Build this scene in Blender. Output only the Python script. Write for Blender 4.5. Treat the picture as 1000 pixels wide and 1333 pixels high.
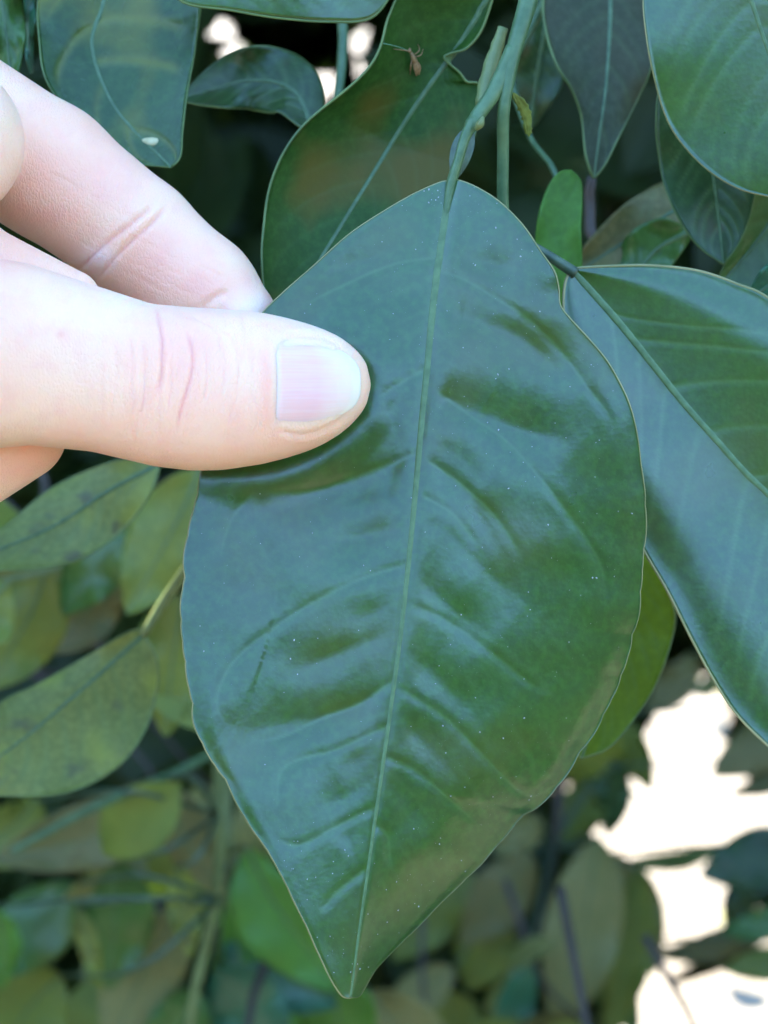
import bpy, math, random
import numpy as np
from mathutils import Vector, Matrix

for _o in list(bpy.data.objects):
    bpy.data.objects.remove(_o, do_unlink=True)
SC = bpy.context.scene
COL = SC.collection
rng = np.random.default_rng(7)
random.seed(7)

# ------------------------------------------------------------------ camera
CAM_Z = 1.35
PITCH = math.radians(24.0)
D0 = 0.300                      # metres to the plane in focus; 0.1 mm of it per photo pixel
CAM = np.array([0.0, 0.0, CAM_Z])
RIGHT = np.array([1.0, 0.0, 0.0])
FWD = np.array([0.0, math.cos(PITCH), -math.sin(PITCH)])
UP = np.array([0.0, math.sin(PITCH), math.cos(PITCH)])
cd = bpy.data.cameras.new("camera")
cam = bpy.data.objects.new("camera", cd)
COL.objects.link(cam)
cam.location = CAM
cam.rotation_euler = (math.pi / 2 - PITCH, 0, 0)
cd.sensor_fit = 'VERTICAL'
cd.sensor_height = 8.0
cd.sensor_width = 6.0
cd.lens = 8.0 * 300 / 133.3
cd.clip_start = 0.01
cd.clip_end = 400
cd.dof.use_dof = True
cd.dof.focus_distance = 0.298
cd.dof.aperture_fstop = cd.lens / 3.2
cd.dof.aperture_blades = 7
SC.camera = cam

# ------------------------------------------------------------------ light
SUN_EL = math.radians(47)
SUN_AZ = math.radians(-18)       # from +Y (behind the tree), a little to the left
w = bpy.data.worlds.new("World")
SC.world = w
w.use_nodes = True
nt = w.node_tree
nt.nodes.clear()
sky = nt.nodes.new("ShaderNodeTexSky")
sky.sky_type = 'NISHITA'
sky.sun_disc = False
sky.sun_elevation = SUN_EL
sky.sun_rotation = SUN_AZ
sky.air_density = 1.2
sky.ozone_density = 7.0
sky.dust_density = 0.1
bg = nt.nodes.new("ShaderNodeBackground")
bg.inputs[1].default_value = 0.15
wo = nt.nodes.new("ShaderNodeOutputWorld")
nt.links.new(sky.outputs[0], bg.inputs[0])
nt.links.new(bg.outputs[0], wo.inputs[0])
sd = bpy.data.lights.new("sun", 'SUN')
sd.energy = 4.6
sd.angle = math.radians(0.5)
sd.color = (1.0, 0.93, 0.82)
so = bpy.data.objects.new("sun", sd)
COL.objects.link(so)
sun_dir = Vector((math.sin(SUN_AZ) * math.cos(SUN_EL), math.cos(SUN_AZ) * math.cos(SUN_EL), math.sin(SUN_EL)))
so.rotation_euler = sun_dir.to_track_quat('Z', 'Y').to_euler()
SC.view_settings.view_transform = 'Standard'
SC.view_settings.look = 'None'
SC.view_settings.gamma = 1.0
SC.view_settings.use_curve_mapping = False
SC.view_settings.exposure = 3.5

# ------------------------------------------------------------------ helpers
def c2w(p):
    """camera millimetres (x right, y up, z towards the camera, 0 on the focus plane) -> world metres"""
    p = np.asarray(p, float)
    d = D0 - p[..., 2] * 1e-3
    return (CAM + p[..., 0:1] * 1e-3 * RIGHT + p[..., 1:2] * 1e-3 * UP + d[..., None] * FWD)

def px2mm(a):
    """(photo x, photo y, Z mm) -> camera mm"""
    a = np.asarray(a, float)
    k = 0.1 * (300 - a[..., 2]) / 300
    return np.stack([(a[..., 0] - 500) * k, -(a[..., 1] - 666.5) * k, a[..., 2]], -1)

def P(a):
    return c2w(px2mm(a))

def tag(o, label=None, cat=None, group=None, kind=None):
    if label: o['label'] = label
    if cat: o['category'] = cat
    if group: o['group'] = group
    if kind: o['kind'] = kind
    return o

def link(o, parent=None):
    COL.objects.link(o)
    if parent is not None:
        o.parent = parent
    return o

def empty(name, loc):
    e = bpy.data.objects.new(name, None)
    e.empty_display_size = 0.01
    e.location = loc
    return link(e)

def wpos(o):
    v = Vector((0, 0, 0))
    while o is not None:
        v = v + o.location
        o = o.parent
    return np.array(v)

def mesh_from(name, V, F, parent=None, mats=(), smooth=True, origin=None, fmat=None, attrs=None, uv=None):
    """V world coordinates, F (n,4) or list; stored relative to origin"""
    V = np.asarray(V, float)
    if origin is None:
        origin = V.mean(0)
    origin = np.asarray(origin, float)
    me = bpy.data.meshes.new(name)
    F = np.asarray(F, np.int32)
    nv, nf, k = len(V), len(F), F.shape[1]
    me.vertices.add(nv)
    me.vertices.foreach_set("co", (V - origin).astype(np.float32).ravel())
    me.loops.add(nf * k)
    me.loops.foreach_set("vertex_index", F.ravel())
    me.polygons.add(nf)
    me.polygons.foreach_set("loop_start", np.arange(0, nf * k, k, dtype=np.int32))
    for m in mats:
        me.materials.append(m)
    if fmat is not None:
        me.polygons.foreach_set("material_index", np.asarray(fmat, np.int32))
    me.update(calc_edges=True)
    me.polygons.foreach_set("use_smooth", np.full(nf, smooth))
    if attrs:
        for an, av in attrs.items():
            at = me.attributes.new(an, 'FLOAT', 'POINT')
            at.data.foreach_set("value", np.asarray(av, np.float32))
    if uv is not None:
        ul = me.uv_layers.new(name="UVMap")
        ul.data.foreach_set("uv", np.asarray(uv, np.float32)[F.ravel()].ravel())
    me.validate()
    o = bpy.data.objects.new(name, me)
    link(o, parent)
    o.location = origin - (wpos(parent) if parent is not None else 0)
    return o

def catmull(pts, n):
    """resample a polyline (k,d) smoothly into n points, by arc length"""
    p = np.asarray(pts, float)
    if len(p) == 2:
        t = np.linspace(0, 1, n)[:, None]
        return p[0] * (1 - t) + p[1] * t
    q = np.vstack([2 * p[0] - p[1], p, 2 * p[-1] - p[-2]])
    out = []
    for i in range(1, len(q) - 2):
        t = np.linspace(0, 1, 24, endpoint=False)[:, None]
        a, b, c, d = q[i - 1], q[i], q[i + 1], q[i + 2]
        out.append(0.5 * (2 * b + (c - a) * t + (2 * a - 5 * b + 4 * c - d) * t ** 2 + (3 * b - a - 3 * c + d) * t ** 3))
    out.append(p[-1:])
    s = np.vstack(out)
    L = np.r_[0, np.cumsum(np.linalg.norm(np.diff(s, axis=0), axis=1))]
    u = np.linspace(0, L[-1], n)
    return np.stack([np.interp(u, L, s[:, i]) for i in range(s.shape[1])], 1)

def tube(name, pts, radii, parent, mat, sides=10, n=24, flat=1.0, noise=0.0):
    """pts world coordinates"""
    c = catmull(pts, n)
    r = np.interp(np.linspace(0, 1, n), np.linspace(0, 1, len(radii)), radii)
    if noise:
        r = r * (1 + noise * np.sin(np.arange(n) * 1.7) + noise * rng.normal(size=n))
    T = np.gradient(c, axis=0)
    T /= np.linalg.norm(T, axis=1)[:, None]
    ref = -FWD
    V = []
    for i in range(n):
        a = np.cross(T[i], ref); a /= np.linalg.norm(a) + 1e-9
        b = np.cross(a, T[i])
        for j in range(sides):
            th = 2 * math.pi * j / sides
            V.append(c[i] + r[i] * (a * math.cos(th) + flat * b * math.sin(th)))
    F = []
    for i in range(n - 1):
        for j in range(sides):
            k = (j + 1) % sides
            F.append((i * sides + j, i * sides + k, (i + 1) * sides + k, (i + 1) * sides + j))
    V.append(c[0]); V.append(c[-1])
    a0, a1 = len(V) - 2, len(V) - 1
    for j in range(0, sides, 2):
        k, l = (j + 1) % sides, (j + 2) % sides
        F.append((a0, l, k, j))
        b0 = (n - 1) * sides
        F.append((a1, b0 + j, b0 + k, b0 + l))
    return mesh_from(name, V, F, parent, [mat], origin=c[0])

# ------------------------------------------------------------------ materials
class NT:
    def __init__(s, name):
        s.m = bpy.data.materials.new(name)
        s.m.use_nodes = True
        s.t = s.m.node_tree
        s.t.nodes.clear()
        s.out = s.n("ShaderNodeOutputMaterial")
    def n(s, typ, **kw):
        x = s.t.nodes.new(typ)
        for k, v in kw.items():
            if k.startswith("i_"):
                x.inputs[k[2:].replace("_", " ")].default_value = v
            else:
                setattr(x, k, v)
        return x
    def l(s, a, b):
        s.t.links.new(a, b)
    def noise(s, vec, scale, detail=4, rough=0.55):
        x = s.n("ShaderNodeTexNoise")
        x.inputs["Scale"].default_value = scale
        x.inputs["Detail"].default_value = detail
        x.inputs["Roughness"].default_value = rough
        s.l(vec, x.inputs["Vector"])
        return x.outputs["Fac"]
    def ramp(s, fac, stops):
        r = s.n("ShaderNodeValToRGB")
        e = r.color_ramp.elements
        while len(e) < len(stops):
            e.new(0.5)
        for el, (p, c) in zip(e, stops):
            el.position = p
            el.color = (*c, 1) if len(c) == 3 else c
        s.l(fac, r.inputs[0])
        return r.outputs[0]
    def mix(s, fac, a, b):
        x = s.n("ShaderNodeMix", data_type='RGBA')
        for sock, v in ((x.inputs[0], fac), (x.inputs[6], a), (x.inputs[7], b)):
            if hasattr(v, "is_output"):
                s.l(v, sock)
            else:
                sock.default_value = v if not isinstance(v, tuple) or len(v) == 4 else (*v, 1)
        return x.outputs[2]
    def math(s, op, a, b=0.0):
        x = s.n("ShaderNodeMath", operation=op)
        for i, v in enumerate((a, b)):
            if hasattr(v, "is_output"):
                s.l(v, x.inputs[i])
            else:
                x.inputs[i].default_value = v
        return x.outputs[0]
    def attr(s, name):
        return s.n("ShaderNodeAttribute", attribute_name=name).outputs["Fac"]

def leaf_mat(name, dark, light, vein=(0.12, 0.2, 0.06), rough=0.36, trans=0.2, tcol=(0.12, 0.25, 0.02),
             spot=None, spot_amt=0.5, spot_scale=60, spec=0.5, vein_amt=0.4, bump=0.06, stain=None, ior=1.5):
    k = NT(name)
    co = k.n("ShaderNodeTexCoord").outputs["Object"]
    info = k.n("ShaderNodeObjectInfo").outputs["Random"]
    off = k.n("ShaderNodeVectorMath", operation='ADD')
    k.l(co, off.inputs[0])
    cmb = k.n("ShaderNodeCombineXYZ")
    k.l(info, cmb.inputs[0]); k.l(info, cmb.inputs[2])
    k.l(cmb.outputs[0], off.inputs[1])
    v = off.outputs[0]
    big = k.noise(v, 45, 3)
    fine = k.noise(v, 900, 4, 0.65)
    c = k.mix(k.ramp(big, [(0.3, (0, 0, 0)), (0.7, (1, 1, 1))]), dark, light)
    c = k.mix(k.math('MULTIPLY', k.ramp(fine, [(0.42, (0, 0, 0)), (0.66, (1, 1, 1))]), 0.35), c, tuple(min(1, x * 1.9 + 0.006) for x in light))
    if spot:
        sp = k.noise(v, spot_scale, 2, 0.4)
        f = k.math('MULTIPLY', k.ramp(sp, [(0.5, (0, 0, 0)), (0.66, (1, 1, 1))]), spot_amt)
        c = k.mix(f, c, spot)
    if stain:
        sp = k.noise(v, 170, 3, 0.5)
        f = k.math('MULTIPLY', k.ramp(sp, [(0.6, (0, 0, 0)), (0.72, (1, 1, 1))]), 0.7)
        c = k.mix(f, c, stain)
    c = k.mix(k.math('MULTIPLY', k.attr("vein"), vein_amt), c, vein)
    b = k.n("ShaderNodeBsdfPrincipled")
    k.l(c, b.inputs["Base Color"])
    b.inputs["Specular IOR Level"].default_value = spec
    b.inputs["IOR"].default_value = ior
    k.l(k.math('ADD', k.math('MULTIPLY', k.noise(v, 160, 3), 0.16), rough - 0.08), b.inputs["Roughness"])
    bp = k.n("ShaderNodeBump")
    bp.inputs["Strength"].default_value = bump
    bp.inputs["Distance"].default_value = 0.0002
    vor = k.n("ShaderNodeTexVoronoi", feature='F1')
    vor.inputs["Scale"].default_value = 1700
    k.l(v, vor.inputs["Vector"])
    k.l(k.math('ADD', vor.outputs["Distance"], k.math('MULTIPLY', fine, 0.8)), bp.inputs["Height"])
    k.l(bp.outputs[0], b.inputs["Normal"])
    tr = k.n("ShaderNodeBsdfTranslucent")
    tr.inputs[0].default_value = (*tcol, 1)
    ms = k.n("ShaderNodeMixShader")
    ms.inputs[0].default_value = trans
    k.l(b.outputs[0], ms.inputs[1]); k.l(tr.outputs[0], ms.inputs[2])
    k.l(ms.outputs[0], k.out.inputs[0])
    return k.m

def simple_mat(name, a, b, scale=200, rough=0.6, bump=0.3, spec=0.4, dist=0.0003):
    k = NT(name)
    co = k.n("ShaderNodeTexCoord").outputs["Object"]
    f = k.noise(co, scale, 5)
    p = k.n("ShaderNodeBsdfPrincipled")
    k.l(k.mix(k.ramp(f, [(0.35, (0, 0, 0)), (0.65, (1, 1, 1))]), a, b), p.inputs["Base Color"])
    p.inputs["Roughness"].default_value = rough
    p.inputs["Specular IOR Level"].default_value = spec
    bp = k.n("ShaderNodeBump")
    bp.inputs["Strength"].default_value = bump
    bp.inputs["Distance"].default_value = dist
    k.l(f, bp.inputs["Height"])
    k.l(bp.outputs[0], p.inputs["Normal"])
    k.l(p.outputs[0], k.out.inputs[0])
    return k.m

M = {}
M['hero'] = leaf_mat("glossy_citrus_leaf", (0.009, 0.048, 0.002), (0.017, 0.07, 0.003), rough=0.31, vein=(0.06, 0.14, 0.03), vein_amt=0.6, trans=0.06, tcol=(0.1, 0.25, 0.01), spec=0.8, spot=(0.06, 0.07, 0.003), spot_amt=0.35, spot_scale=62)  # random olive spots stand in for warm reflections on the blade
M['dark'] = leaf_mat("dark_citrus_leaf", (0.012, 0.034, 0.007), (0.024, 0.06, 0.011), rough=0.38, trans=0.1, stain=(0.05, 0.05, 0.015), spec=0.4)
M['chewed'] = leaf_mat("old_citrus_leaf", (0.011, 0.044, 0.004), (0.028, 0.072, 0.007), rough=0.5, trans=0.12, spot=(0.10, 0.075, 0.008), spot_amt=0.9, spot_scale=75, spec=0.2, vein_amt=0.1)
M['mid'] = leaf_mat("green_citrus_leaf", (0.030, 0.088, 0.013), (0.056, 0.125, 0.018), rough=0.34, trans=0.2, spot=(0.09, 0.12, 0.015), spot_amt=0.5, spot_scale=50, spec=0.4)
M['teal'] = leaf_mat("teal_citrus_leaf", (0.025, 0.088, 0.037), (0.044, 0.150, 0.062), rough=0.33, trans=0.2)
M['bright'] = leaf_mat("young_citrus_leaf", (0.075, 0.19, 0.02), (0.11, 0.25, 0.03), rough=0.42, trans=0.4, tcol=(0.2, 0.45, 0.02), spec=0.35)
M['olive'] = leaf_mat("olive_citrus_leaf", (0.117, 0.148, 0.022), (0.190, 0.221, 0.034), rough=0.45, trans=0.3, spot=(0.2, 0.21, 0.03), spot_amt=0.5, spec=0.3)
M['yellow'] = leaf_mat("mottled_yellow_leaf", (0.123, 0.145, 0.020), (0.189, 0.206, 0.043), rough=0.5, trans=0.2, spot=(0.28, 0.31, 0.03), spot_amt=0.75, spot_scale=75, stain=(0.075, 0.06, 0.035), spec=0.35)
M['brown'] = leaf_mat("brownish_citrus_leaf", (0.101, 0.096, 0.026), (0.169, 0.138, 0.044), rough=0.5, trans=0.2, spec=0.25)
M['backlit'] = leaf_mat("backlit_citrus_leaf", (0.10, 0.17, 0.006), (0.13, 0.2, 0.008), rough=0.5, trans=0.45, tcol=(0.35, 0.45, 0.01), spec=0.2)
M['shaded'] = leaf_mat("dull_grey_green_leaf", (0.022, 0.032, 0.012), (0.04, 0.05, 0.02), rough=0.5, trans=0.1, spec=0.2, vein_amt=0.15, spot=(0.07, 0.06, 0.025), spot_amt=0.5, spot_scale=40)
M['tan'] = leaf_mat("tan_citrus_leaf", (0.163, 0.163, 0.044), (0.250, 0.225, 0.075), rough=0.5, trans=0.3, spec=0.3)
M['mottle'] = leaf_mat("mottled_citrus_leaf", (0.013, 0.045, 0.006), (0.028, 0.07, 0.01), rough=0.27, trans=0.12, spot=(0.16, 0.16, 0.01), spot_amt=1.0, spot_scale=52, vein=(0.16, 0.17, 0.02), vein_amt=0.5, spec=0.38)
M['under'] = leaf_mat("pale_leaf_underside", (0.09, 0.15, 0.045), (0.12, 0.19, 0.06), rough=0.6, trans=0.25)
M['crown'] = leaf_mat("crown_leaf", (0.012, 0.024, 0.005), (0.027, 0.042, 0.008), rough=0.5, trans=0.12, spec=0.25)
M['midrib'] = simple_mat("leaf_midrib", (0.06, 0.115, 0.035), (0.09, 0.16, 0.055), 700, 0.45, 0.2)
M['midrib_dark'] = simple_mat("dull_leaf_midrib", (0.05, 0.10, 0.03), (0.08, 0.14, 0.05), 700, 0.45, 0.2)
M['margin'] = simple_mat("leaf_margin", (0.15, 0.16, 0.05), (0.30, 0.26, 0.10), 90, 0.5, 0.2)
M['margin_green'] = simple_mat("green_leaf_margin", (0.06, 0.10, 0.025), (0.12, 0.17, 0.04), 120, 0.5, 0.2)
M['stem'] = simple_mat("green_stem", (0.045, 0.095, 0.03), (0.085, 0.15, 0.055), 350, 0.45, 0.4)
M['stem_olive'] = simple_mat("olive_stem", (0.10, 0.13, 0.035), (0.15, 0.18, 0.055), 350, 0.5, 0.4)
M['petiole'] = simple_mat("dark_petiole", (0.035, 0.06, 0.03), (0.07, 0.11, 0.05), 500, 0.45, 0.4)
M['bark'] = simple_mat("grey_bark", (0.045, 0.036, 0.027), (0.10, 0.08, 0.06), 40, 0.9, 0.8, 0.2, 0.006)
M['dust'] = simple_mat("pale_dust", (0.22, 0.23, 0.2), (0.42, 0.42, 0.38), 900, 0.8, 0.1)
M['pale'] = simple_mat("pale_scar", (0.42, 0.36, 0.16), (0.55, 0.48, 0.25), 900, 0.7, 0.2)
M['insect'] = simple_mat("tan_insect", (0.18, 0.09, 0.03), (0.3, 0.17, 0.06), 3000, 0.5, 0.1)
M['thread'] = simple_mat("silk_thread", (0.12, 0.24, 0.12), (0.2, 0.35, 0.2), 900, 0.5, 0.1)

def skin_mat():
    k = NT("skin")
    co = k.n("ShaderNodeTexCoord").outputs["Object"]
    big = k.noise(co, 70, 3)
    med = k.noise(co, 320, 3)
    c = k.mix(k.ramp(big, [(0.35, (0, 0, 0)), (0.68, (1, 1, 1))]), (0.95, 0.57, 0.35), (0.93, 0.48, 0.29))
    c = k.mix(k.math('MULTIPLY', k.ramp(med, [(0.5, (0, 0, 0)), (0.75, (1, 1, 1))]), 0.35), c, (0.88, 0.40, 0.29))
    c = k.mix(k.attr("pink"), c, (0.84, 0.33, 0.22))
    c = k.mix(k.attr("pale"), c, (0.88, 0.70, 0.60))
    p = k.n("ShaderNodeBsdfPrincipled")
    k.l(c, p.inputs["Base Color"])
    p.inputs["Roughness"].default_value = 0.48
    p.inputs["Specular IOR Level"].default_value = 0.4
    p.inputs["Subsurface Weight"].default_value = 0.8
    p.inputs["Subsurface Radius"].default_value = (1.0, 0.38, 0.22)
    p.inputs["Subsurface Scale"].default_value = 0.0016
    # fine wrinkles: crossed stretched noise and small cells
    mp = k.n("ShaderNodeMapping")
    mp.inputs["Scale"].default_value = (3.2, 1.0, 0.8)
    k.l(co, mp.inputs["Vector"])
    w1 = k.noise(mp.outputs[0], 700, 4, 0.6)
    vor = k.n("ShaderNodeTexVoronoi", feature='DISTANCE_TO_EDGE')
    vor.inputs["Scale"].default_value = 1700
    mp2 = k.n("ShaderNodeMapping")
    mp2.inputs["Scale"].default_value = (1.6, 0.7, 0.8)
    k.l(co, mp2.inputs["Vector"])
    k.l(mp2.outputs[0], vor.inputs["Vector"])
    h = k.math('ADD', k.math('MULTIPLY', k.ramp(vor.outputs["Distance"], [(0.0, (0, 0, 0)), (0.22, (1, 1, 1))]), 0.55), k.math('MULTIPLY', w1, 1.0))
    bp = k.n("ShaderNodeBump")
    bp.inputs["Strength"].default_value = 0.36
    bp.inputs["Distance"].default_value = 0.00022
    k.l(h, bp.inputs["Height"])
    k.l(bp.outputs[0], p.inputs["Normal"])
    k.l(p.outputs[0], k.out.inputs[0])
    return k.m
M['skin'] = skin_mat()

def nail_mat():
    k = NT("fingernail")
    uv = k.n("ShaderNodeUVMap", uv_map="UVMap").outputs[0]
    sx = k.n("ShaderNodeSeparateXYZ")
    k.l(uv, sx.inputs[0])
    c = k.ramp(sx.outputs[0], [(0.0, (0.92, 0.66, 0.5)), (0.05, (0.9, 0.58, 0.43)), (0.1, (0.88, 0.47, 0.36)), (0.5, (0.88, 0.45, 0.36)), (0.75, (0.91, 0.56, 0.41)), (0.88, (0.94, 0.6, 0.42)), (0.93, (0.95, 0.67, 0.46)), (1.0, (0.95, 0.68, 0.46))])
    mp = k.n("ShaderNodeMapping")
    mp.inputs["Scale"].default_value = (0.6, 26, 1)
    k.l(uv, mp.inputs["Vector"])
    rid = k.noise(mp.outputs[0], 1.6, 3)
    c = k.mix(k.math('MULTIPLY', k.ramp(rid, [(0.45, (0, 0, 0)), (0.6, (1, 1, 1))]), 0.22), c, (0.88, 0.66, 0.55))
    p = k.n("ShaderNodeBsdfPrincipled")
    k.l(c, p.inputs["Base Color"])
    p.inputs["Roughness"].default_value = 0.42
    p.inputs["Specular IOR Level"].default_value = 0.15
    p.inputs["Subsurface Weight"].default_value = 0.5
    p.inputs["Subsurface Radius"].default_value = (1.0, 0.4, 0.3)
    p.inputs["Subsurface Scale"].default_value = 0.001
    bp = k.n("ShaderNodeBump")
    bp.inputs["Strength"].default_value = 0.4
    bp.inputs["Distance"].default_value = 0.0001
    k.l(rid, bp.inputs["Height"])
    k.l(bp.outputs[0], p.inputs["Normal"])
    k.l(p.outputs[0], k.out.inputs[0])
    return k.m
M['nail'] = nail_mat()

def ground_mat():
    k = NT("dry_soil")
    co = k.n("ShaderNodeTexCoord").outputs["Object"]
    f = k.noise(co, 3, 8, 0.65)
    g = k.noise(co, 60, 6, 0.7)
    c = k.mix(k.ramp(f, [(0.35, (0, 0, 0)), (0.65, (1, 1, 1))]), (0.26, 0.22, 0.17), (0.32, 0.28, 0.22))
    c = k.mix(k.math('MULTIPLY', g, 0.5), c, (0.13, 0.095, 0.055))
    p = k.n("ShaderNodeBsdfPrincipled")
    k.l(c, p.inputs["Base Color"])
    p.inputs["Roughness"].default_value = 0.95
    bp = k.n("ShaderNodeBump")
    bp.inputs["Strength"].default_value = 0.8
    bp.inputs["Distance"].default_value = 0.02
    k.l(g, bp.inputs["Height"])
    k.l(bp.outputs[0], p.inputs["Normal"])
    k.l(p.outputs[0], k.out.inputs[0])
    return k.m
M['ground'] = ground_mat()

# ------------------------------------------------------------------ ground
def build_ground():
    xs = np.unique(np.r_[np.linspace(-150, -4, 30), np.linspace(-4, 4, 90), np.linspace(4, 150, 30)])
    X, Y = np.meshgrid(xs, xs + 1.0)
    r = np.hypot(X, Y - 1)
    Z = 0.02 * np.sin(X * 2.3 + 1) * np.cos(Y * 1.9) + 0.012 * np.sin(X * 7.1 + Y * 5.3)
    Z += rng.normal(size=Z.shape) * 0.006
    V = np.stack([X, Y, Z], -1).reshape(-1, 3)
    n = len(xs)
    i, j = np.meshgrid(np.arange(n - 1), np.arange(n - 1))
    a = (j * n + i).ravel()
    F = np.stack([a, a + 1, a + n + 1, a + n], 1)
    o = mesh_from("ground", V, F, None, [M['ground']], origin=(0, 0, 0))
    tag(o, "pale dry soil glaring white in the sun beyond the tree", "ground", kind="structure")
build_ground()

# ------------------------------------------------------------------ leaf builder
def grid_faces(n, m):
    i, j = np.meshgrid(np.arange(n - 1), np.arange(m - 1), indexing='ij')
    a = (i * m + j).ravel()
    return np.stack([a, a + m, a + m + 1, a + 1], 1)

def smooth01(x):
    x = np.clip(x, 0, 1)
    return x * x * (3 - 2 * x)

def vein_field(T, Vv, count, slope, seed, width=0.012):
    """pinnate veins as a function of leaf coordinates; t along the leaf, v across"""
    r = np.random.default_rng(seed)
    out = np.zeros_like(T)
    av = np.abs(Vv)
    for side in (-1, 1):
        s = (np.sign(Vv) == side)
        for q in range(count):
            t0 = 0.04 + 0.82 * (q + 0.5 + r.uniform(-.25, .25)) / count
            sl = slope * r.uniform(0.85, 1.15)
            line = t0 + sl * av ** 1.25 * (1 - 0.45 * t0)
            d = np.abs(T - line)
            out = np.maximum(out, s * np.exp(-(d / width) ** 2) * smooth01((0.93 - av) * 5) * r.uniform(0.5, 1))
    return out

def leaf_from_grid(parent, C, mat, vein, thick=0.32, margin=None, midrib=None, mid_r=(0.8, 0.25), under=None, label=None, uvs=None, edge_r=0.22, margin_curl=True):
    """C: (n,m,3) grid in camera mm; m odd, the middle column is the midrib"""
    n, m, _ = C.shape
    W = c2w(C)
    du = np.gradient(W, axis=0); dv = np.gradient(W, axis=1)
    N = np.cross(du, dv)
    ln = np.linalg.norm(N, axis=2, keepdims=True)
    N = N / np.maximum(ln, 1e-12)
    view = CAM - W
    if np.mean(np.sum(N * view, -1)) < 0:
        N = -N
        flip = True
    else:
        flip = False
    bad = (ln[..., 0] < 1e-11)
    for row in (0, n - 1):
        N[row] = N[1 if row == 0 else n - 2]
    top = W.reshape(-1, 3)
    bot = (W - N * thick * 1e-3).reshape(-1, 3)
    F = grid_faces(n, m)
    # orientation: the top faces along N
    a = top[F[:, 0]]; b = top[F[:, 1]]; c = top[F[:, 2]]
    fn = np.cross(b - a, c - a)
    if np.sum(fn * N.reshape(-1, 3)[F[:, 0]]) < 0:
        F = F[:, ::-1]
    FB = F[:, ::-1] + n * m
    rim = []
    idx = np.arange(n * m).reshape(n, m)
    loop = list(idx[0, :]) + list(idx[1:, -1]) + list(idx[-1, :-1][::-1]) + list(idx[1:-1, 0][::-1])
    loop = np.array(loop)
    nx = np.roll(loop, -1)
    R1 = np.stack([loop, loop + n * m, nx + n * m, nx], 1)
    Fall = np.vstack([F, FB, R1])
    fm = np.r_[np.zeros(len(F)), np.ones(len(FB)), np.zeros(len(R1))]
    V = np.vstack([top, bot])
    vv = np.r_[vein.ravel(), vein.ravel() * 0.6]
    if uvs is None:
        tt, vx = np.meshgrid(np.linspace(0, 1, n), np.linspace(0, 1, m), indexing='ij')
        uvs = np.stack([tt.ravel(), vx.ravel()], 1)
    o = mesh_from("leaf", V, Fall, parent, [mat, under or M['under']], origin=W[0, m // 2], fmat=fm,
                  attrs={"vein": vv}, uv=np.vstack([uvs, uvs]))
    if label:
        o['label'] = label
    h = m // 2
    if midrib is not None:
        # raised rib lying on the upper face
        k = max(12, min(n, 120))
        sel = np.linspace(0, n - 1, k).astype(int)
        cc = W[sel, h]; nn = N[sel, h]
        tt = np.gradient(cc, axis=0); tt /= np.linalg.norm(tt, axis=1)[:, None] + 1e-12
        side = np.cross(tt, nn)
        rr = (mid_r[1] + (mid_r[0] - mid_r[1]) * (1 - np.linspace(0, 1, k)) ** 1.5) * 1e-3
        prof = [(-1, -0.25), (-0.75, 0.16), (-0.3, 0.36), (0.0, 0.30), (0.3, 0.36), (0.75, 0.16), (1, -0.25)]
        VV = np.stack([cc + side * (x * rr)[:, None] + nn * (y * rr * 0.8)[:, None] for x, y in prof], 1)
        FF = grid_faces(k, len(prof))
        a = VV.reshape(-1, 3)
        fn = np.cross(a[FF[:, 1]] - a[FF[:, 0]], a[FF[:, 2]] - a[FF[:, 0]])
        if np.sum(fn * np.repeat(nn, len(prof), 0)[FF[:, 0]]) < 0:
            FF = FF[:, ::-1]
        mesh_from("midrib", VV.reshape(-1, 3), FF, o, [midrib], origin=cc[0])
    if margin is not None:
        Lc = W.reshape(-1, 3)[loop] - (N * thick * 0.5e-3).reshape(-1, 3)[loop]
        # drop the collapsed base row
        sides = 6
        tt = np.roll(Lc, -1, 0) - np.roll(Lc, 1, 0)
        tt /= np.linalg.norm(tt, axis=1)[:, None] + 1e-12
        keep = np.linalg.norm(Lc - np.roll(Lc, 1, 0), axis=1) > 1e-7
        Lc, tt = Lc[keep], tt[keep]
        nn = N.reshape(-1, 3)[loop][keep]
        ss = np.cross(tt, nn)
        K = len(Lc)
        VV = []
        for j in range(sides):
            th = 2 * math.pi * j / sides
            VV.append(Lc + edge_r * 1e-3 * (ss * math.cos(th) + nn * math.sin(th)))
        VV = np.stack(VV, 1).reshape(-1, 3)
        i, j = np.meshgrid(np.arange(K), np.arange(sides), indexing='ij')
        FF = np.stack([i * sides + j, i * sides + (j + 1) % sides, ((i + 1) % K) * sides + (j + 1) % sides, ((i + 1) % K) * sides + j], -1).reshape(-1, 4)
        mesh_from("leaf_margin", VV, FF, o, [margin], origin=Lc[0])
    return o, W, N

def outline_grid(mid, left, right, n, m):
    """photo-pixel grid (n,m,2) between left edge, midrib and right edge"""
    a = catmull(left, n); b = catmull(mid, n); c = catmull(right, n)
    h = m // 2
    g = np.zeros((n, m, 2))
    for j in range(m):
        v = (j - h) / h
        if v < 0:
            g[:, j] = b * (1 + v) + a * (-v)
        else:
            g[:, j] = b * (1 - v) + c * v
    T, V = np.meshgrid(np.linspace(0, 1, n), (np.arange(m) - h) / h, indexing='ij')
    return g, T, V

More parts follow.
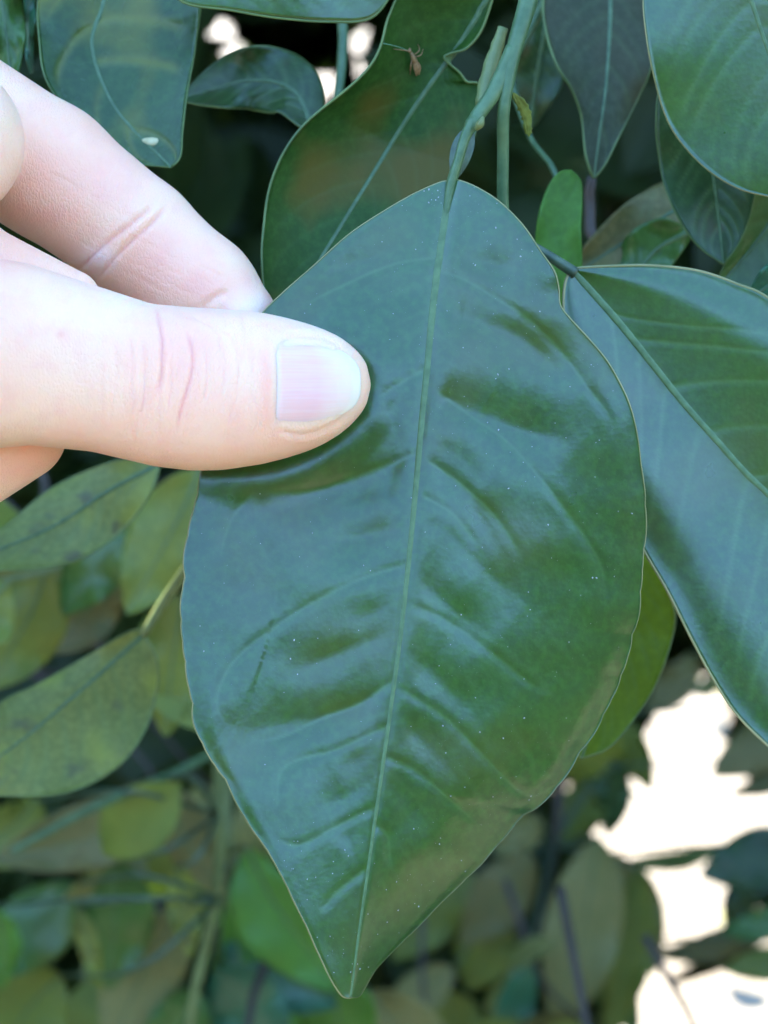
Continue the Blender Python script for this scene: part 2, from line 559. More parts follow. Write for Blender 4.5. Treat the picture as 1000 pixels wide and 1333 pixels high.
def traced(parent, mid, left, right, z, zl=0, zr=0, mat='mid', n=70, m=29, nv=9, pleat=0.12, seed=0, wav=0.6, margin='margin_green', midrib='midrib_dark', label=None, mid_r=(0.5, 0.2), twist=0, vein_w=0.012, edge_r=0.2, power=1.3, roll=0.0):
    """leaf traced as midrib and two edges; z = depth in mm along the midrib; zl, zr = how far the edges come towards the camera"""
    g, T, V = outline_grid(mid, left, right, n, m)
    zz = np.interp(T, np.linspace(0, 1, len(z)), z)
    env = np.sin(np.pi * np.clip(T, 0, 1)) ** 0.6
    Z = zz + np.where(V < 0, zl, zr) * np.abs(V) ** power * env + twist * V * (T - 0.5)
    Z = Z - roll * smooth01((np.abs(V) - 0.5) / 0.5) ** 2 * env
    vf = vein_field(T, V, nv, 0.28, seed, vein_w)
    r = np.random.default_rng(seed + 100)
    Z = Z - pleat * vf
    ph = r.uniform(0, 6.28, 4)
    Z = Z + wav * np.abs(V) ** 2 * env * (np.sin(T * 9 + ph[0] + (V > 0) * 2) + 0.5 * np.sin(T * 19 + ph[1] + (V > 0)))
    C = px2mm(np.concatenate([g, Z[..., None]], -1))
    o, W, N = leaf_from_grid(parent, C, M[mat], vf, margin=M[margin] if margin else None, midrib=M[midrib] if midrib else None, label=label, mid_r=mid_r, edge_r=edge_r)
    return o, W, N

def bgleaf(parent, mid, wl, wr=None, z=(-150, -150), zl=0, zr=0, mat='olive', a=0.85, b=0.8, **kw):
    """leaf from a midrib in photo pixels and half-widths in photo pixels"""
    wr = wl if wr is None else wr
    mid = np.asarray(mid, float)
    c = catmull(mid, 24)
    t = np.linspace(0, 1, 24)
    tg = np.gradient(c, axis=0); tg /= np.linalg.norm(tg, axis=1)[:, None]
    nr = np.stack([tg[:, 1], -tg[:, 0]], 1)     # to the left when looking along the leaf, y down
    prof = np.sin(np.pi * t ** a) ** b
    prof[0] = prof[-1] = 0
    args = dict(n=34, m=15, nv=7, margin=None, midrib='midrib_dark', wav=2.6, pleat=0.3)
    args.update(kw)
    return traced(parent, c, c + nr * (wl * prof)[:, None], c - nr * (wr * prof)[:, None], z, zl, zr, mat, **args)

# ------------------------------------------------------------------ the held branch
br = empty("citrus_branch", P((690, -40, -8)))
tag(br, "drooping citrus branch whose large glossy leaf is pinched by the hand", "branch", "leafy citrus branches")

HM = [(587, 236), (577, 300), (566, 380), (557, 470), (548, 560), (540, 650), (531, 740), (521, 830), (509, 920), (498, 1000), (488, 1070), (478, 1140), (468, 1210), (457, 1297)]
HL = [(584, 236), (572, 238), (540, 252), (500, 275), (455, 305), (410, 345), (370, 380), (340, 410), (308, 455), (285, 520), (269, 580), (260, 628), (247, 690), (240, 740), (237, 800), (240, 840), (245, 880), (252, 930), (262, 960), (280, 995), (300, 1025), (320, 1065), (345, 1100), (370, 1145), (395, 1195), (415, 1240), (432, 1275), (446, 1296), (457, 1299)]
HR = [(590, 236), (598, 235), (622, 245), (650, 263), (680, 293), (704, 328), (721, 353), (727, 375), (729, 397), (742, 415), (765, 440), (790, 470), (810, 505), (822, 535), (830, 570), (836, 620), (840, 660), (838, 720), (833, 770), (826, 820), (815, 860), (800, 900), (780, 940), (760, 975), (735, 1010), (715, 1035), (697, 1053), (680, 1063), (660, 1085), (635, 1115), (605, 1145), (575, 1175), (545, 1205), (515, 1235), (490, 1262), (476, 1285), (468, 1297), (457, 1299)]

def polydist(px, py, pts, n=60):
    """signed distance (positive below / right of travel) and 0..1 position along a smooth polyline, pixels"""
    c = catmull(np.asarray(pts, float), n)
    best = np.full(px.shape, 1e9); sgn = np.zeros(px.shape); pos = np.zeros(px.shape)
    for i in range(n - 1):
        a, b = c[i], c[i + 1]
        d = b - a; L2 = d @ d + 1e-9
        t = np.clip(((px - a[0]) * d[0] + (py - a[1]) * d[1]) / L2, 0, 1)
        ex = px - (a[0] + t * d[0]); ey = py - (a[1] + t * d[1])
        dd = ex * ex + ey * ey
        k = dd < best
        best = np.where(k, dd, best)
        sgn = np.where(k, np.sign(ey * d[0] - ex * d[1]), sgn)
        pos = np.where(k, (i + t) / (n - 1), pos)
    return np.sqrt(best) * sgn, pos

# fine veins seen on the blade (photo pixels)
H_VEINS = [
    [(569, 352), (600, 362), (640, 385), (690, 418), (730, 458), (765, 505), (795, 545), (806, 590)],
    [(566, 508), (610, 540), (660, 575), (705, 625), (740, 670), (765, 705), (785, 745), (788, 800)],
    [(556, 600), (600, 630), (650, 680), (685, 735)],
    [(549, 645), (590, 670), (625, 715)],
    [(536, 788), (580, 808), (640, 850), (690, 890), (720, 900)],
    [(519, 895), (580, 935), (630, 985), (685, 1035), (730, 1020)],
    [(500, 985), (540, 1003), (590, 1045), (625, 1075)],
    [(487, 1072), (505, 1090), (508, 1130)],
    [(570, 335), (510, 345), (440, 375), (390, 400)],
    [(555, 480), (520, 500), (490, 520)],
    [(545, 590), (480, 615), (400, 640), (330, 640)],
    [(531, 735), (480, 750), (420, 778), (360, 815), (310, 855), (288, 890), (284, 925), (310, 960)],
    [(514, 885), (470, 915), (420, 935), (365, 960), (320, 965)],
    [(505, 945), (440, 975), (370, 1000), (360, 1060)],
    [(490, 1050), (440, 1075), (390, 1100), (350, 1090)],
    [(479, 1130), (440, 1160), (415, 1190)],
    [(330, 640), (300, 680), (285, 730)],
]
# pleats between the veins: path, half width px, depth mm, (drop slope faces down)
H_PLEATS = [
    # left half, from the midrib outwards (travel to the left: down is on the left hand -> sign -1)
    ([(560, 315), (500, 322), (430, 345), (380, 380)], 13, 0.20),
    ([(556, 372), (510, 380), (450, 400)], 12, 0.14),
    ([(545, 515), (510, 523), (480, 535)], 7, 0.12),
    ([(540, 590), (480, 610), (430, 622), (340, 640)], 17, 0.34),
    ([(532, 628), (480, 632), (430, 650)], 8, 0.12),
    ([(534, 680), (470, 690), (410, 700)], 10, 0.24),
    ([(527, 783), (490, 790), (440, 805)], 5, 0.10),
    ([(524, 820), (470, 832), (420, 850), (350, 880)], 9, 0.22),
    ([(518, 862), (490, 868)], 4, 0.07),
    ([(515, 888), (470, 902), (420, 918), (330, 930), (290, 910)], 17, 0.34),
    ([(508, 938), (480, 948)], 5, 0.07),
    ([(503, 970), (470, 980), (430, 995)], 6, 0.10),
    ([(497, 1010), (450, 1028), (400, 1050)], 9, 0.16),
    ([(490, 1070), (450, 1085), (430, 1100)], 6, 0.12),
    # right half (travel to the right)
    ([(590, 330), (640, 335), (690, 345)], 11, 0.24),
    ([(590, 402), (650, 418), (700, 440), (770, 510)], 14, 0.32),
    ([(570, 505), (630, 528), (690, 548), (770, 560)], 16, 0.40),
    ([(562, 572), (600, 590), (650, 640)], 6, 0.10),
    ([(556, 590), (610, 640), (650, 690), (675, 735)], 11, 0.26),
    ([(545, 672), (590, 690), (640, 740), (720, 790)], 9, 0.14),
    ([(538, 740), (590, 780), (660, 830)], 13, 0.26),
    ([(525, 835), (570, 870), (650, 940)], 13, 0.24),
    ([(515, 920), (560, 960), (620, 1020)], 11, 0.2),
    ([(500, 1000), (540, 1040), (580, 1080)], 9, 0.14),
]

def hero_leaf():
    n, m = 420, 241
    g, T, V = outline_grid(HM, HL, HR, n, m)
    r0 = np.random.default_rng(8)
    saw = np.zeros_like(T)
    for c_, ph_ in ((31, 0.4), (47, 2.0), (73, 4.0)):
        saw = saw + np.abs(np.sin(T * c_ + ph_ + np.sign(V) * 1.3)) ** 0.7
    g = g + (g - g[:, m // 2:m // 2 + 1]) * (0.009 * (saw - 1.8) * np.abs(V) ** 10 * smooth01((T - 0.25) * 3))[..., None]
    px, py = g[..., 0], g[..., 1]
    env = np.sin(np.pi * np.clip(T, 0.001, 1)) ** 0.6
    av = np.abs(V)
    yy = (py - 700) / 500.0
    Z = -0.8 + 3.0 * yy - 1.4 * yy ** 2                     # gentle bow along the leaf
    # shallow trough along the midrib; the left side leans to the sky, the lower right side away from it
    Z = Z + np.where(V < 0, 2.0 * av ** 1.2 + 3.0 * av * yy, 2.2 * av ** 1.1 - 13.0 * av ** 1.1 * (np.tanh(yy * 1.25) / 1.25 + 0.3) - 1.2 * av ** 2) * env
    # rim rolls back
    Z = Z - 0.6 * smooth01((av - 0.86) / 0.14) ** 2 * env * (0.6 + 0.4 * np.sin(T * 21 + V))
    # kink of the right shoulder
    Z = Z - 0.5 * np.exp(-((px - 727) / 30) ** 2 - ((py - 385) / 22) ** 2)
    sub = (slice(None, None, 2), slice(None, None, 2))
    vein = np.zeros_like(Z)
    r = np.random.default_rng(3)
    for i, c in enumerate(H_VEINS):
        right = c[0][0] < c[-1][0]
        s, p = polydist(px, py, c, 40)
        fade = smooth01(p * 8 + 0.4) * smooth01((1.02 - p) * 4)
        side = (V > 0) if right else (V < 0)
        vein = np.maximum(vein, np.exp(-(s / 2.0) ** 2) * fade * side * r.uniform(0.55, 1.0))
        Z = Z - 0.10 * np.exp(-(s / 7.0) ** 2) * fade * side
    clear = smooth01((np.linalg.norm(g - g[:, m // 2:m // 2 + 1], axis=2) - 4) / 34)
    for c, wd, A in H_PLEATS:
        right = c[0][0] < c[-1][0]
        s, p = polydist(px, py, c, 40)
        s = s if right else -s
        wloc = wd * (0.6 + 0.8 * p)
        off = smooth01(np.minimum(p * 9 + 0.3, (1 - p) * 2.2)) * ((V > 0) if right else (V < 0)) * clear
        q = np.sqrt((s - 0.9 * wloc) ** 2 + 9.0 ** 2) / (2.4 * wloc)
        Z = Z - A * 3.9 * (0.6 + 0.8 * p) * np.exp(-q) * off
    dth, _ = polydist(px, py, [(270, 622), (340, 622), (410, 602), (460, 568), (490, 530), (492, 485), (470, 450), (430, 428)], 40)
    Z = Z + 0.9 * np.exp(-(dth / 26) ** 2)          # the blade buckles up round the pressing thumb
    # fine unevenness between the netted veins
    for _ in range(26):
        kx, ky = r.normal(size=2) * 0.035
        Z = Z + 0.016 * np.sin(px * kx + py * ky + r.uniform(0, 6.28)) * smooth01(av * 6)
    for _ in range(10):
        kx, ky = r.normal(size=2) * 0.12
        Z = Z + 0.004 * np.sin(px * kx + py * ky + r.uniform(0, 6.28))
    # groove beside the rib
    half = np.linalg.norm(g - g[:, m // 2:m // 2 + 1], axis=2)
    Z = Z - 0.3 * np.exp(-(half / (9 * (1.25 - T))) ** 2) * (1.1 - 0.8 * T)
    # fine side veins everywhere
    vf = vein_field(T, V, 26, 0.20, 5, 0.0035) * 0.22
    vein = np.maximum(vein, vf)
    # netting
    C = px2mm(np.concatenate([g, Z[..., None]], -1))
    # crenulate margin: small outward steps
    o, W, N = leaf_from_grid(br, C, M['hero'], vein, margin=M['margin'], midrib=M['midrib'], mid_r=(0.72, 0.22),
                             label="large glossy dark green leaf with pale midrib held by the thumb", edge_r=0.17)
    # dust specks on the blade
    r = np.random.default_rng(11)
    Vs, Fs = [], []
    cand = []
    while len(cand) < 900:
        i = int(r.integers(8, n - 8)); j = int(r.integers(6, m - 6))
        a_, b_ = px[i, j], py[i, j]
        cl = 0.25 + (a_ > 560) * 0.35 + 0.7 * math.exp(-((a_ - 290) / 25) ** 2 - ((b_ - 670) / 50) ** 2) + 0.4 * math.exp(-((a_ - 385) / 40) ** 2 - ((b_ - 1110) / 50) ** 2)
        if r.uniform() < cl:
            cand.append((i, j))
    for (i, j) in cand:
        c, nn = W[i, j], N[i, j]
        t1 = np.cross(nn, [0.3, 0.2, 0.9]); t1 /= np.linalg.norm(t1); t2 = np.cross(nn, t1)
        rad = 1e-3 * (0.028 + 0.085 * r.uniform() ** 5)
        el = r.uniform(0.6, 1.8); ro = r.uniform(0, 6.28)
        u1 = t1 * math.cos(ro) + t2 * math.sin(ro); u2 = -t1 * math.sin(ro) + t2 * math.cos(ro)
        b0 = len(Vs)
        for q in range(6):
            th = q * math.pi / 3
            Vs.append(c - nn * 2e-5 + rad * (u1 * math.cos(th) * el + u2 * math.sin(th)))
        for q in range(6):
            th = q * math.pi / 3
            Vs.append(c + nn * rad * 0.55 + 0.5 * rad * (u1 * math.cos(th) * el + u2 * math.sin(th)))
        for q in range(6):
            k = (q + 1) % 6
            Fs.append((b0 + q, b0 + k, b0 + 6 + k, b0 + 6 + q))
        Fs.append((b0 + 6, b0 + 7, b0 + 8, b0 + 9)); Fs.append((b0 + 9, b0 + 10, b0 + 11, b0 + 6))
    d = mesh_from("dust_specks", Vs, Fs, o, [M['dust']], origin=W[n // 2, m // 2])
    d['kind'] = 'stuff'
    return o, W, N
hero, HW, HN = hero_leaf()

RM = [(744, 351), (775, 385), (810, 425), (850, 475), (890, 525), (930, 570), (970, 615), (1010, 655), (1070, 740), (1110, 860), (1140, 1060)]
RU = [(744, 351), (760, 349), (790, 347), (850, 346), (910, 353), (960, 370), (1000, 388), (1080, 450), (1140, 560), (1180, 750), (1175, 950), (1140, 1060)]
RL = [(744, 351), (736, 372), (735, 410), (745, 460), (765, 530), (790, 610), (815, 670), (842, 722), (870, 770), (900, 830), (930, 885), (960, 930), (1000, 970), (1060, 1020), (1140, 1060)]
rleaf, RW, RN = traced(br, RM, RU, RL, (-12, -15, -17, -18, -20), zl=4.2, zr=6.0, mat='hero', n=200, m=91, nv=10, pleat=0.05, seed=21, wav=0.8, margin='margin', midrib='midrib', mid_r=(0.65, 0.4), vein_w=0.005,
                        label="large leaf at the right edge, blue sheen on one half and dark green on the other", power=1.5, roll=2.4)

tube("stem", P([(700, -60, -9), (688, 0, -8), (668, 70, -7), (656, 140, -7), (655, 200, -9), (655, 270, -11), (662, 315, -13)]), [0.0014, 0.0013, 0.0011, 0.0009, 0.0008, 0.0008, 0.0008], br, M['stem'], 14, 40)
tube("stem", P([(668, 62, -7), (655, 95, -7), (640, 125, -6.5), (622, 150, -6), (612, 165, -5)]), [0.0010, 0.0011, 0.0011, 0.0010, 0.0009], br, M['stem'], 12, 24)
tube("petiole", P([(618, 155, -5.2), (606, 178, -4.7), (598, 205, -4.6), (589, 234, -4.85), (584, 260, -4.95), (578, 300, -4.85)]), [0.0009, 0.0007, 0.00065, 0.0007, 0.0006, 0.00035], br, M['midrib_dark'], 12, 24)
tube("petiole", P([(660, 300, -13), (690, 318, -12), (716, 334, -11.5), (750, 356, -11.7)]), [0.0006, 0.0006, 0.0007, 0.0008], br, M['petiole'], 12, 20)
# winged edges of the petiole
def wing(parent, pts, wmm, mat, side):
    c = catmull(np.asarray(pts, float), 16)
    t = np.linspace(0, 1, 16)
    pr = np.sin(np.pi * t ** 0.8) ** 0.7 * wmm * 10
    tg = np.gradient(c[:, :2], axis=0); tg /= np.linalg.norm(tg, axis=1)[:, None]
    nr = np.stack([tg[:, 1], -tg[:, 0]], 1) * side
    g = np.zeros((16, 5, 3))
    for j in range(5):
        g[:, j, :2] = c[:, :2] + nr * (pr * j / 4)[:, None]
        g[:, j, 2] = c[:, 2] - 0.5 * (j / 4)
    Wd = P(g)
    F = grid_faces(16, 5)
    V = np.vstack([Wd.reshape(-1, 3), Wd.reshape(-1, 3) - (-FWD) * 0.0003])
    mesh_from("petiole_wing", V, np.vstack([F, F[:, ::-1] + 80]), parent, [mat])
wing(br, [(612, 165, -5.2), (600, 195, -4.9), (590, 236, -5.0)], 1.6, M['petiole'], 1)
wing(br, [(612, 165, -5.2), (600, 195, -4.9), (590, 236, -5.0)], 1.3, M['petiole'], -1)
tube("pruned_stub", P([(628, 138, -8), (634, 105, -10), (645, 68, -11), (655, 36, -11)]), [0.0010, 0.0011, 0.0010, 0.0007], br, M['stem_olive'], 10, 16, noise=0.05)
tube("bud", P([(620, 168, -4), (626, 160, -3), (629, 152, -3)]), [0.0003, 0.0006, 0.0002], br, M['stem_olive'], 8, 8)
bgleaf(br, [(668, 120), (684, 150), (688, 178)], 8, 5, (-9, -12), mat='olive', n=24, m=9, midrib=None, wav=0.2)

# ------------------------------------------------------------------ neighbouring branches in focus
bchew = empty("citrus_branch", P((650, -30, -22)))
tag(bchew, "branch with a dull dark leaf full of chewed holes, tucked behind the held leaf", "branch", "leafy citrus branches")
DM = [(645, -20), (600, 55), (560, 110), (520, 170), (480, 235), (440, 300), (410, 350), (385, 404)]
DLl = [(645, -20), (590, -25), (530, -15), (508, 20), (497, 60), (482, 88), (455, 115), (400, 160), (370, 200), (352, 245), (345, 290), (342, 340), (350, 388), (385, 404)]
DRr = [(645, -20), (636, 12), (624, 42), (606, 62), (586, 68), (577, 74), (584, 84), (598, 96), (608, 108), (624, 112), (626, 145), (612, 190), (590, 225), (560, 265), (515, 325), (455, 385), (385, 404)]
chew, CW, CN = traced(bchew, DM, DLl, DRr, (-18, -22, -24, -22, -18), zl=7.5, zr=1.0, mat='chewed', n=160, m=61, nv=9, pleat=0.06, seed=31, wav=0.4, margin='margin_green', midrib='midrib_dark', mid_r=(0.55, 0.25), edge_r=0.2, vein_w=0.008, power=2.0)
tube("stem", P([(672, -70, -24), (650, -30, -20), (643, -16, -18.5)]), [0.0014, 0.0009, 0.0007], bchew, M['stem'], 10, 10)

bur = empty("citrus_branch", P((930, -160, -6)))
tag(bur, "branch in the top right corner with three broad overlapping green leaves", "branch", "leafy citrus branches")
traced(bur, [(930, -150), (965, -40), (1005, 80), (1045, 180), (1085, 262)],
       [(930, -150), (870, -90), (842, -40), (838, 0), (842, 45), (850, 90), (865, 145), (885, 182), (920, 219), (960, 244), (1000, 255), (1050, 262), (1085, 262)],
       [(930, -150), (1040, -120), (1130, 0), (1160, 120), (1130, 230), (1085, 262)], (-6, -8, -10, -12), zl=-1.5, zr=3, mat='hero', n=110, m=61, nv=9, pleat=0.08, seed=41, wav=0.7, margin='margin', vein_w=0.009, edge_r=0.17)
traced(bur, [(900, 60), (915, 150), (930, 240), (942, 343)], [(900, 60), (862, 110), (855, 160), (858, 200), (866, 242), (885, 285), (910, 320), (942, 343)],
       [(900, 60), (960, 120), (985, 200), (978, 270), (962, 315), (942, 343)], (-28, -30, -32), zl=1, zr=3, mat='dark', n=80, m=31, seed=42, margin='margin_green', edge_r=0.17)
traced(bur, [(1080, 180), (1030, 250), (980, 320), (925, 385)], [(1080, 180), (1010, 200), (970, 260), (955, 320), (925, 385)],
       [(1080, 180), (1100, 270), (1050, 360), (990, 385), (925, 385)], (-32, -34, -36), zl=2, zr=2, mat='mid', n=60, m=25, seed=43, margin='margin_green', edge_r=0.17)
bgleaf(bur, [(1090, 310), (1030, 350), (970, 395)], 26, 26, (-26, -30), mat='teal', seed=44)
tube("stem", P([(960, -230, -10), (930, -160, -6), (928, -145, -6)]), [0.002, 0.001, 0.0008], bur, M['stem'], 10, 10)
tube("petiole", P([(930, -160, -8), (915, -50, -20), (902, 66, -28)]), [0.0009, 0.0007, 0.0006], bur, M['stem'], 8, 12)
tube("petiole", P([(945, -190, -9), (1060, 20, -25), (1078, 184, -32)]), [0.0010, 0.0008, 0.0006], bur, M['stem'], 8, 12)
tube("petiole", P([(1078, 184, -32), (1120, 250, -30), (1088, 312, -26)]), [0.0007, 0.0006, 0.0005], bur, M['stem'], 8, 12)

bpt = empty("citrus_branch", P((775, -120, -50)))
tag(bpt, "shaded branch with a grey-green leaf hanging tip down above a small bright one", "branch", "leafy citrus branches")
traced(bpt, [(790, -100), (795, 0), (790, 100), (780, 180), (773, 231)], [(790, -100), (720, -60), (708, 0), (712, 42), (725, 82), (745, 116), (757, 150), (763, 200), (773, 231)],
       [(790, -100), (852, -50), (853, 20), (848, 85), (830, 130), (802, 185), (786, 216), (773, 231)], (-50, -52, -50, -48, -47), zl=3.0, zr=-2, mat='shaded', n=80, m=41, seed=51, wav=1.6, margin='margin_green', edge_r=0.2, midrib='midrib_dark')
traced(bpt, [(735, 425), (722, 360), (730, 300), (742, 221)], [(735, 425), (712, 390), (697, 335), (700, 290), (712, 246), (728, 224), (742, 221)],
       [(735, 425), (752, 395), (757, 345), (755, 300), (758, 262), (756, 235), (742, 221)], (-38, -37, -36), zl=0.6, zr=1.5, mat='bright', n=60, m=25, nv=4, seed=52, wav=0.4, margin=None, midrib=None, twist=0)
bgleaf(bpt, [(960, 225), (860, 285), (735, 365)], 40, 42, (-62, -60), mat='brown', seed=53, zl=3)
bgleaf(bpt, [(900, 300), (850, 330), (800, 400)], 30, 40, (-58, -58), mat='mid', seed=54)
bgleaf(bpt, [(720, -20), (700, 90), (690, 170)], 40, 40, (-68, -72), mat='dark', seed=55)
tube("stem", P([(800, -220, -60), (786, -130, -52), (790, -96, -50)]), [0.0016, 0.001, 0.0007], bpt, M['stem'], 10, 10)
tube("petiole", P([(660, 90, -60), (690, 178, -52), (724, 228, -44), (745, 330, -42), (735, 425, -38)]), [0.0008, 0.0005, 0.0005, 0.0005, 0.0004], bpt, M['stem'], 8, 16)
tube("stem", P([(786, -130, -52), (700, 20, -64), (660, 90, -60)]), [0.001, 0.0009, 0.0008], bpt, M['stem'], 8, 12)
tube("petiole", P([(770, 232, -80), (768, 270, -82), (790, 315, -74), (960, 225, -62)]), [0.0008, 0.0009, 0.0008, 0.0006], bpt, M['bark'], 8, 16)

btl = empty("citrus_branch", P((170, -120, -30)))
tag(btl, "branch in the top left corner with a yellow-veined leaf carrying one pale oval scar", "branch", "leafy citrus branches")
mott, MW, MN = traced(btl, [(140, -90), (135, 0), (120, 60), (150, 140), (222, 217)], [(140, -90), (60, -60), (50, 0), (52, 50), (62, 105), (105, 165), (165, 208), (222, 217)],
       [(140, -90), (240, -70), (260, -10), (254, 60), (243, 120), (237, 170), (234, 203), (222, 217)], (-37, -35, -33, -30, -26), zl=3, zr=2, mat='mottle', n=110, m=51, seed=61, wav=1.2, margin='margin_green', edge_r=0.17, pleat=0.25, nv=4, vein_w=0.02)
bgleaf(btl, [(408, 168), (380, 116), (320, 105), (235, 128)], 40, 44, (-40, -52), mat='dark', seed=62, zl=4, zr=-2, n=60, m=25, margin='margin_green', edge_r=0.17)
traced(btl, [(210, -30), (300, -55), (420, -60), (520, -25)], [(210, -30), (300, -120), (430, -130), (520, -25)],
       [(210, -30), (240, 3), (300, 13), (360, 23), (430, 28), (485, 22), (520, -25)], (-14, -15, -14), zl=2, zr=-1, mat='hero', n=80, m=31, seed=63, wav=0.3, margin='margin_green')
bgleaf(btl, [(-10, -60), (5, 20), (15, 110)], 28, 28, (-36, -38), mat='mid', seed=64)
bgleaf(btl, [(42, -50), (36, 30), (42, 95)], 9, 9, (-46, -46), mat='teal', seed=65)
tube("stem", P([(260, -200, -36), (190, -130, -32), (142, -86, -30)]), [0.0016, 0.001, 0.0007], btl, M['stem'], 10, 10)
tube("petiole", P([(260, -200, -36), (430, -40, -60), (440, 130, -56), (406, 166, -40)]), [0.001, 0.0009, 0.0008, 0.0006], btl, M['stem'], 8, 16)
def blob(name, W, N, i, j, a, b, h, parent, mat):
    c, nn = W[i, j], N[i, j]
    t1 = RIGHT - nn * (RIGHT @ nn); t1 /= np.linalg.norm(t1); t2 = np.cross(nn, t1)
    V, F = [], []
    rings = [(1, -0.3), (0.9, 0.4), (0.6, 0.8), (0.2, 1.0)]
    K = 12
    for rr, hh in rings:
        for q in range(K):
            th = 2 * math.pi * q / K
            V.append(c + (t1 * a * math.cos(th + .3) + t2 * b * math.sin(th)) * rr * (1 + 0.12 * math.sin(3 * th)) + nn * h * hh)
    for r_ in range(3):
        for q in range(K):
            k = (q + 1) % K
            F.append((r_ * K + q, r_ * K + k, (r_ + 1) * K + k, (r_ + 1) * K + q))
    for q in range(1, K - 2, 2):
        F.append((3 * K, 3 * K + q, 3 * K + q + 1, 3 * K + q + 2))
    return mesh_from(name, V, F, parent, [mat], origin=c)
def nearest(W, x, y):
    rel = W - CAM
    d = rel @ FWD
    X = 500 + (rel @ RIGHT) / d * 0.3 * 1e4; Y = 666.5 - (rel @ UP) / d * 0.3 * 1e4
    k = np.argmin((X - x) ** 2 + (Y - y) ** 2)
    return np.unravel_index(k, W.shape[:2])
i_, j_ = nearest(MW, 196, 183)
blob("pale_scar", MW, MN, i_, j_, 0.0013, 0.0007, 0.0003, mott, M['pale'])

# ------------------------------------------------------------------ blurred branches behind, lower left
byl = empty("citrus_branch", P((250, 560, -95)))
tag(byl, "blurred branch below the hand bearing two mottled olive leaves with yellow patches", "branch", "leafy citrus branches")
traced(byl, [(208, 604), (140, 640), (60, 690), (-80, 745)], [(208, 604), (165, 598), (110, 614), (60, 640), (0, 690), (-80, 745)],
       [(208, 604), (194, 645), (160, 690), (110, 724), (60, 738), (0, 742), (-80, 745)], (-92, -90, -84), zl=-3, zr=3, mat='yellow', n=60, m=25, seed=71, margin='margin_green', wav=1.5)
traced(byl, [(188, 826), (110, 895), (20, 970), (-70, 1030)], [(188, 826), (172, 822), (110, 856), (50, 890), (-10, 925), (-70, 1030)],
       [(188, 826), (204, 860), (204, 900), (188, 952), (150, 1000), (90, 1030), (10, 1036), (-70, 1030)], (-105, -102, -96), zl=-2, zr=3, mat='yellow', n=60, m=25, seed=72, margin='margin_green', wav=2.0)
tube("stem", P([(330, 560, -96), (300, 650, -100), (240, 745, -104), (212, 785, -106), (186, 828, -105)]), [0.0014, 0.0012, 0.0010, 0.0010, 0.0008], byl, M['stem_olive'], 8, 20)
tube("petiole", P([(320, 590, -97), (250, 595, -95), (207, 604, -92)]), [0.0009, 0.0008, 0.0006], byl, M['stem_olive'], 8, 12)

bol = empty("citrus_branch", P((250, 620, -202)))
tag(bol, "blurred branch of plain olive leaves crowded between the two mottled leaves", "branch", "leafy citrus branches")
for mid_, wl_, z_, mat_, s_ in [
    ([(262, 610), (225, 690), (165, 800)], 55, -202, 'olive', 81), ([(175, 690), (130, 730), (80, 800)], 40, -216, 'mid', 82),
    ([(60, 740), (40, 800), (-20, 900)], 52, -230, 'olive', 83), ([(240, 770), (225, 860), (215, 960)], 42, -223, 'olive', 84),
    ([(150, 740), (110, 800), (60, 850)], 40, -250, 'brown', 85), ([(10, 760), (-30, 800), (-70, 860)], 52, -209, 'olive', 86)]:
    bgleaf(bol, mid_, wl_, wl_, (z_, z_ - 6), mat=mat_, seed=s_, zl=3, zr=-3)
tube("stem", P([(300, 540, -202), (262, 605, -205), (200, 680, -216), (90, 735, -227), (-60, 770, -216)]), [0.0016, 0.0014, 0.0012, 0.001, 0.0008], bol, M['stem_olive'], 8, 20)

blo = empty("citrus_branch", P((300, 960, -304)))
tag(blo, "blurred branch beside the held leaf's lower left edge, its green side twig reaching left", "branch", "leafy citrus branches")
tube("stem", P([(292, 930, -296), (285, 1010, -301), (287, 1100, -304), (277, 1190, -314), (252, 1300, -320), (240, 1400, -328)]), [0.0016, 0.0017, 0.0016, 0.0015, 0.0014, 0.0013], blo, M['stem_olive'], 10, 24)
tube("stem", P([(290, 975, -298), (270, 985, -294), (210, 1015, -282), (120, 1052, -266), (15, 1108, -253)]), [0.0011, 0.0012, 0.0012, 0.0010, 0.0008], blo, M['stem'], 10, 20)
for mid_, wl_, wr_, z_, mat_, s_, zl_, zr_ in [
    ([(218, 1018), (140, 1085), (-10, 1120)], 40, 50, -328, 'brown', 91, 4, 2), ([(205, 1020), (240, 1090), (290, 1170)], 40, 30, -320, 'brown', 92, 4, -4),
    ([(50, 1040), (10, 1080), (-60, 1100)], 50, 30, -344, 'olive', 93, 3, 3), ([(143, 1118), (150, 1190), (140, 1290)], 52, 48, -344, 'mid', 94, 3, -4),
    ([(230, 1128), (240, 1180), (246, 1245)], 24, 22, -304, 'yellow', 95, 1, 2), ([(236, 1185), (190, 1260), (140, 1370)], 50, 52, -360, 'tan', 96, 3, -3),
    ([(100, 1150), (40, 1210), (-40, 1270)], 50, 48, -352, 'mid', 97, 5, -3), ([(80, 1270), (40, 1310), (-20, 1400)], 60, 70, -376, 'olive', 98, 3, 3),
    ([(100, 1180), (118, 1240), (130, 1290)], 14, 14, -328, 'yellow', 99, 1, 1), ([(-10, 1180), (5, 1230), (0, 1290)], 22, 18, -336, 'bright', 100, 1, 1)]:
    bgleaf(blo, mid_, wl_, wr_, (z_, z_ - 8), mat=mat_, seed=s_, zl=zl_, zr=zr_)
    tube("petiole", P([(284, 1060 if mid_[0][1] < 1150 else 1170, -306), ((284 + mid_[0][0]) / 2, mid_[0][1] - 10, (z_ - 191) / 2), (*mid_[0], z_)]), [0.0007, 0.0006, 0.0006], blo, M['petiole'], 6, 10)

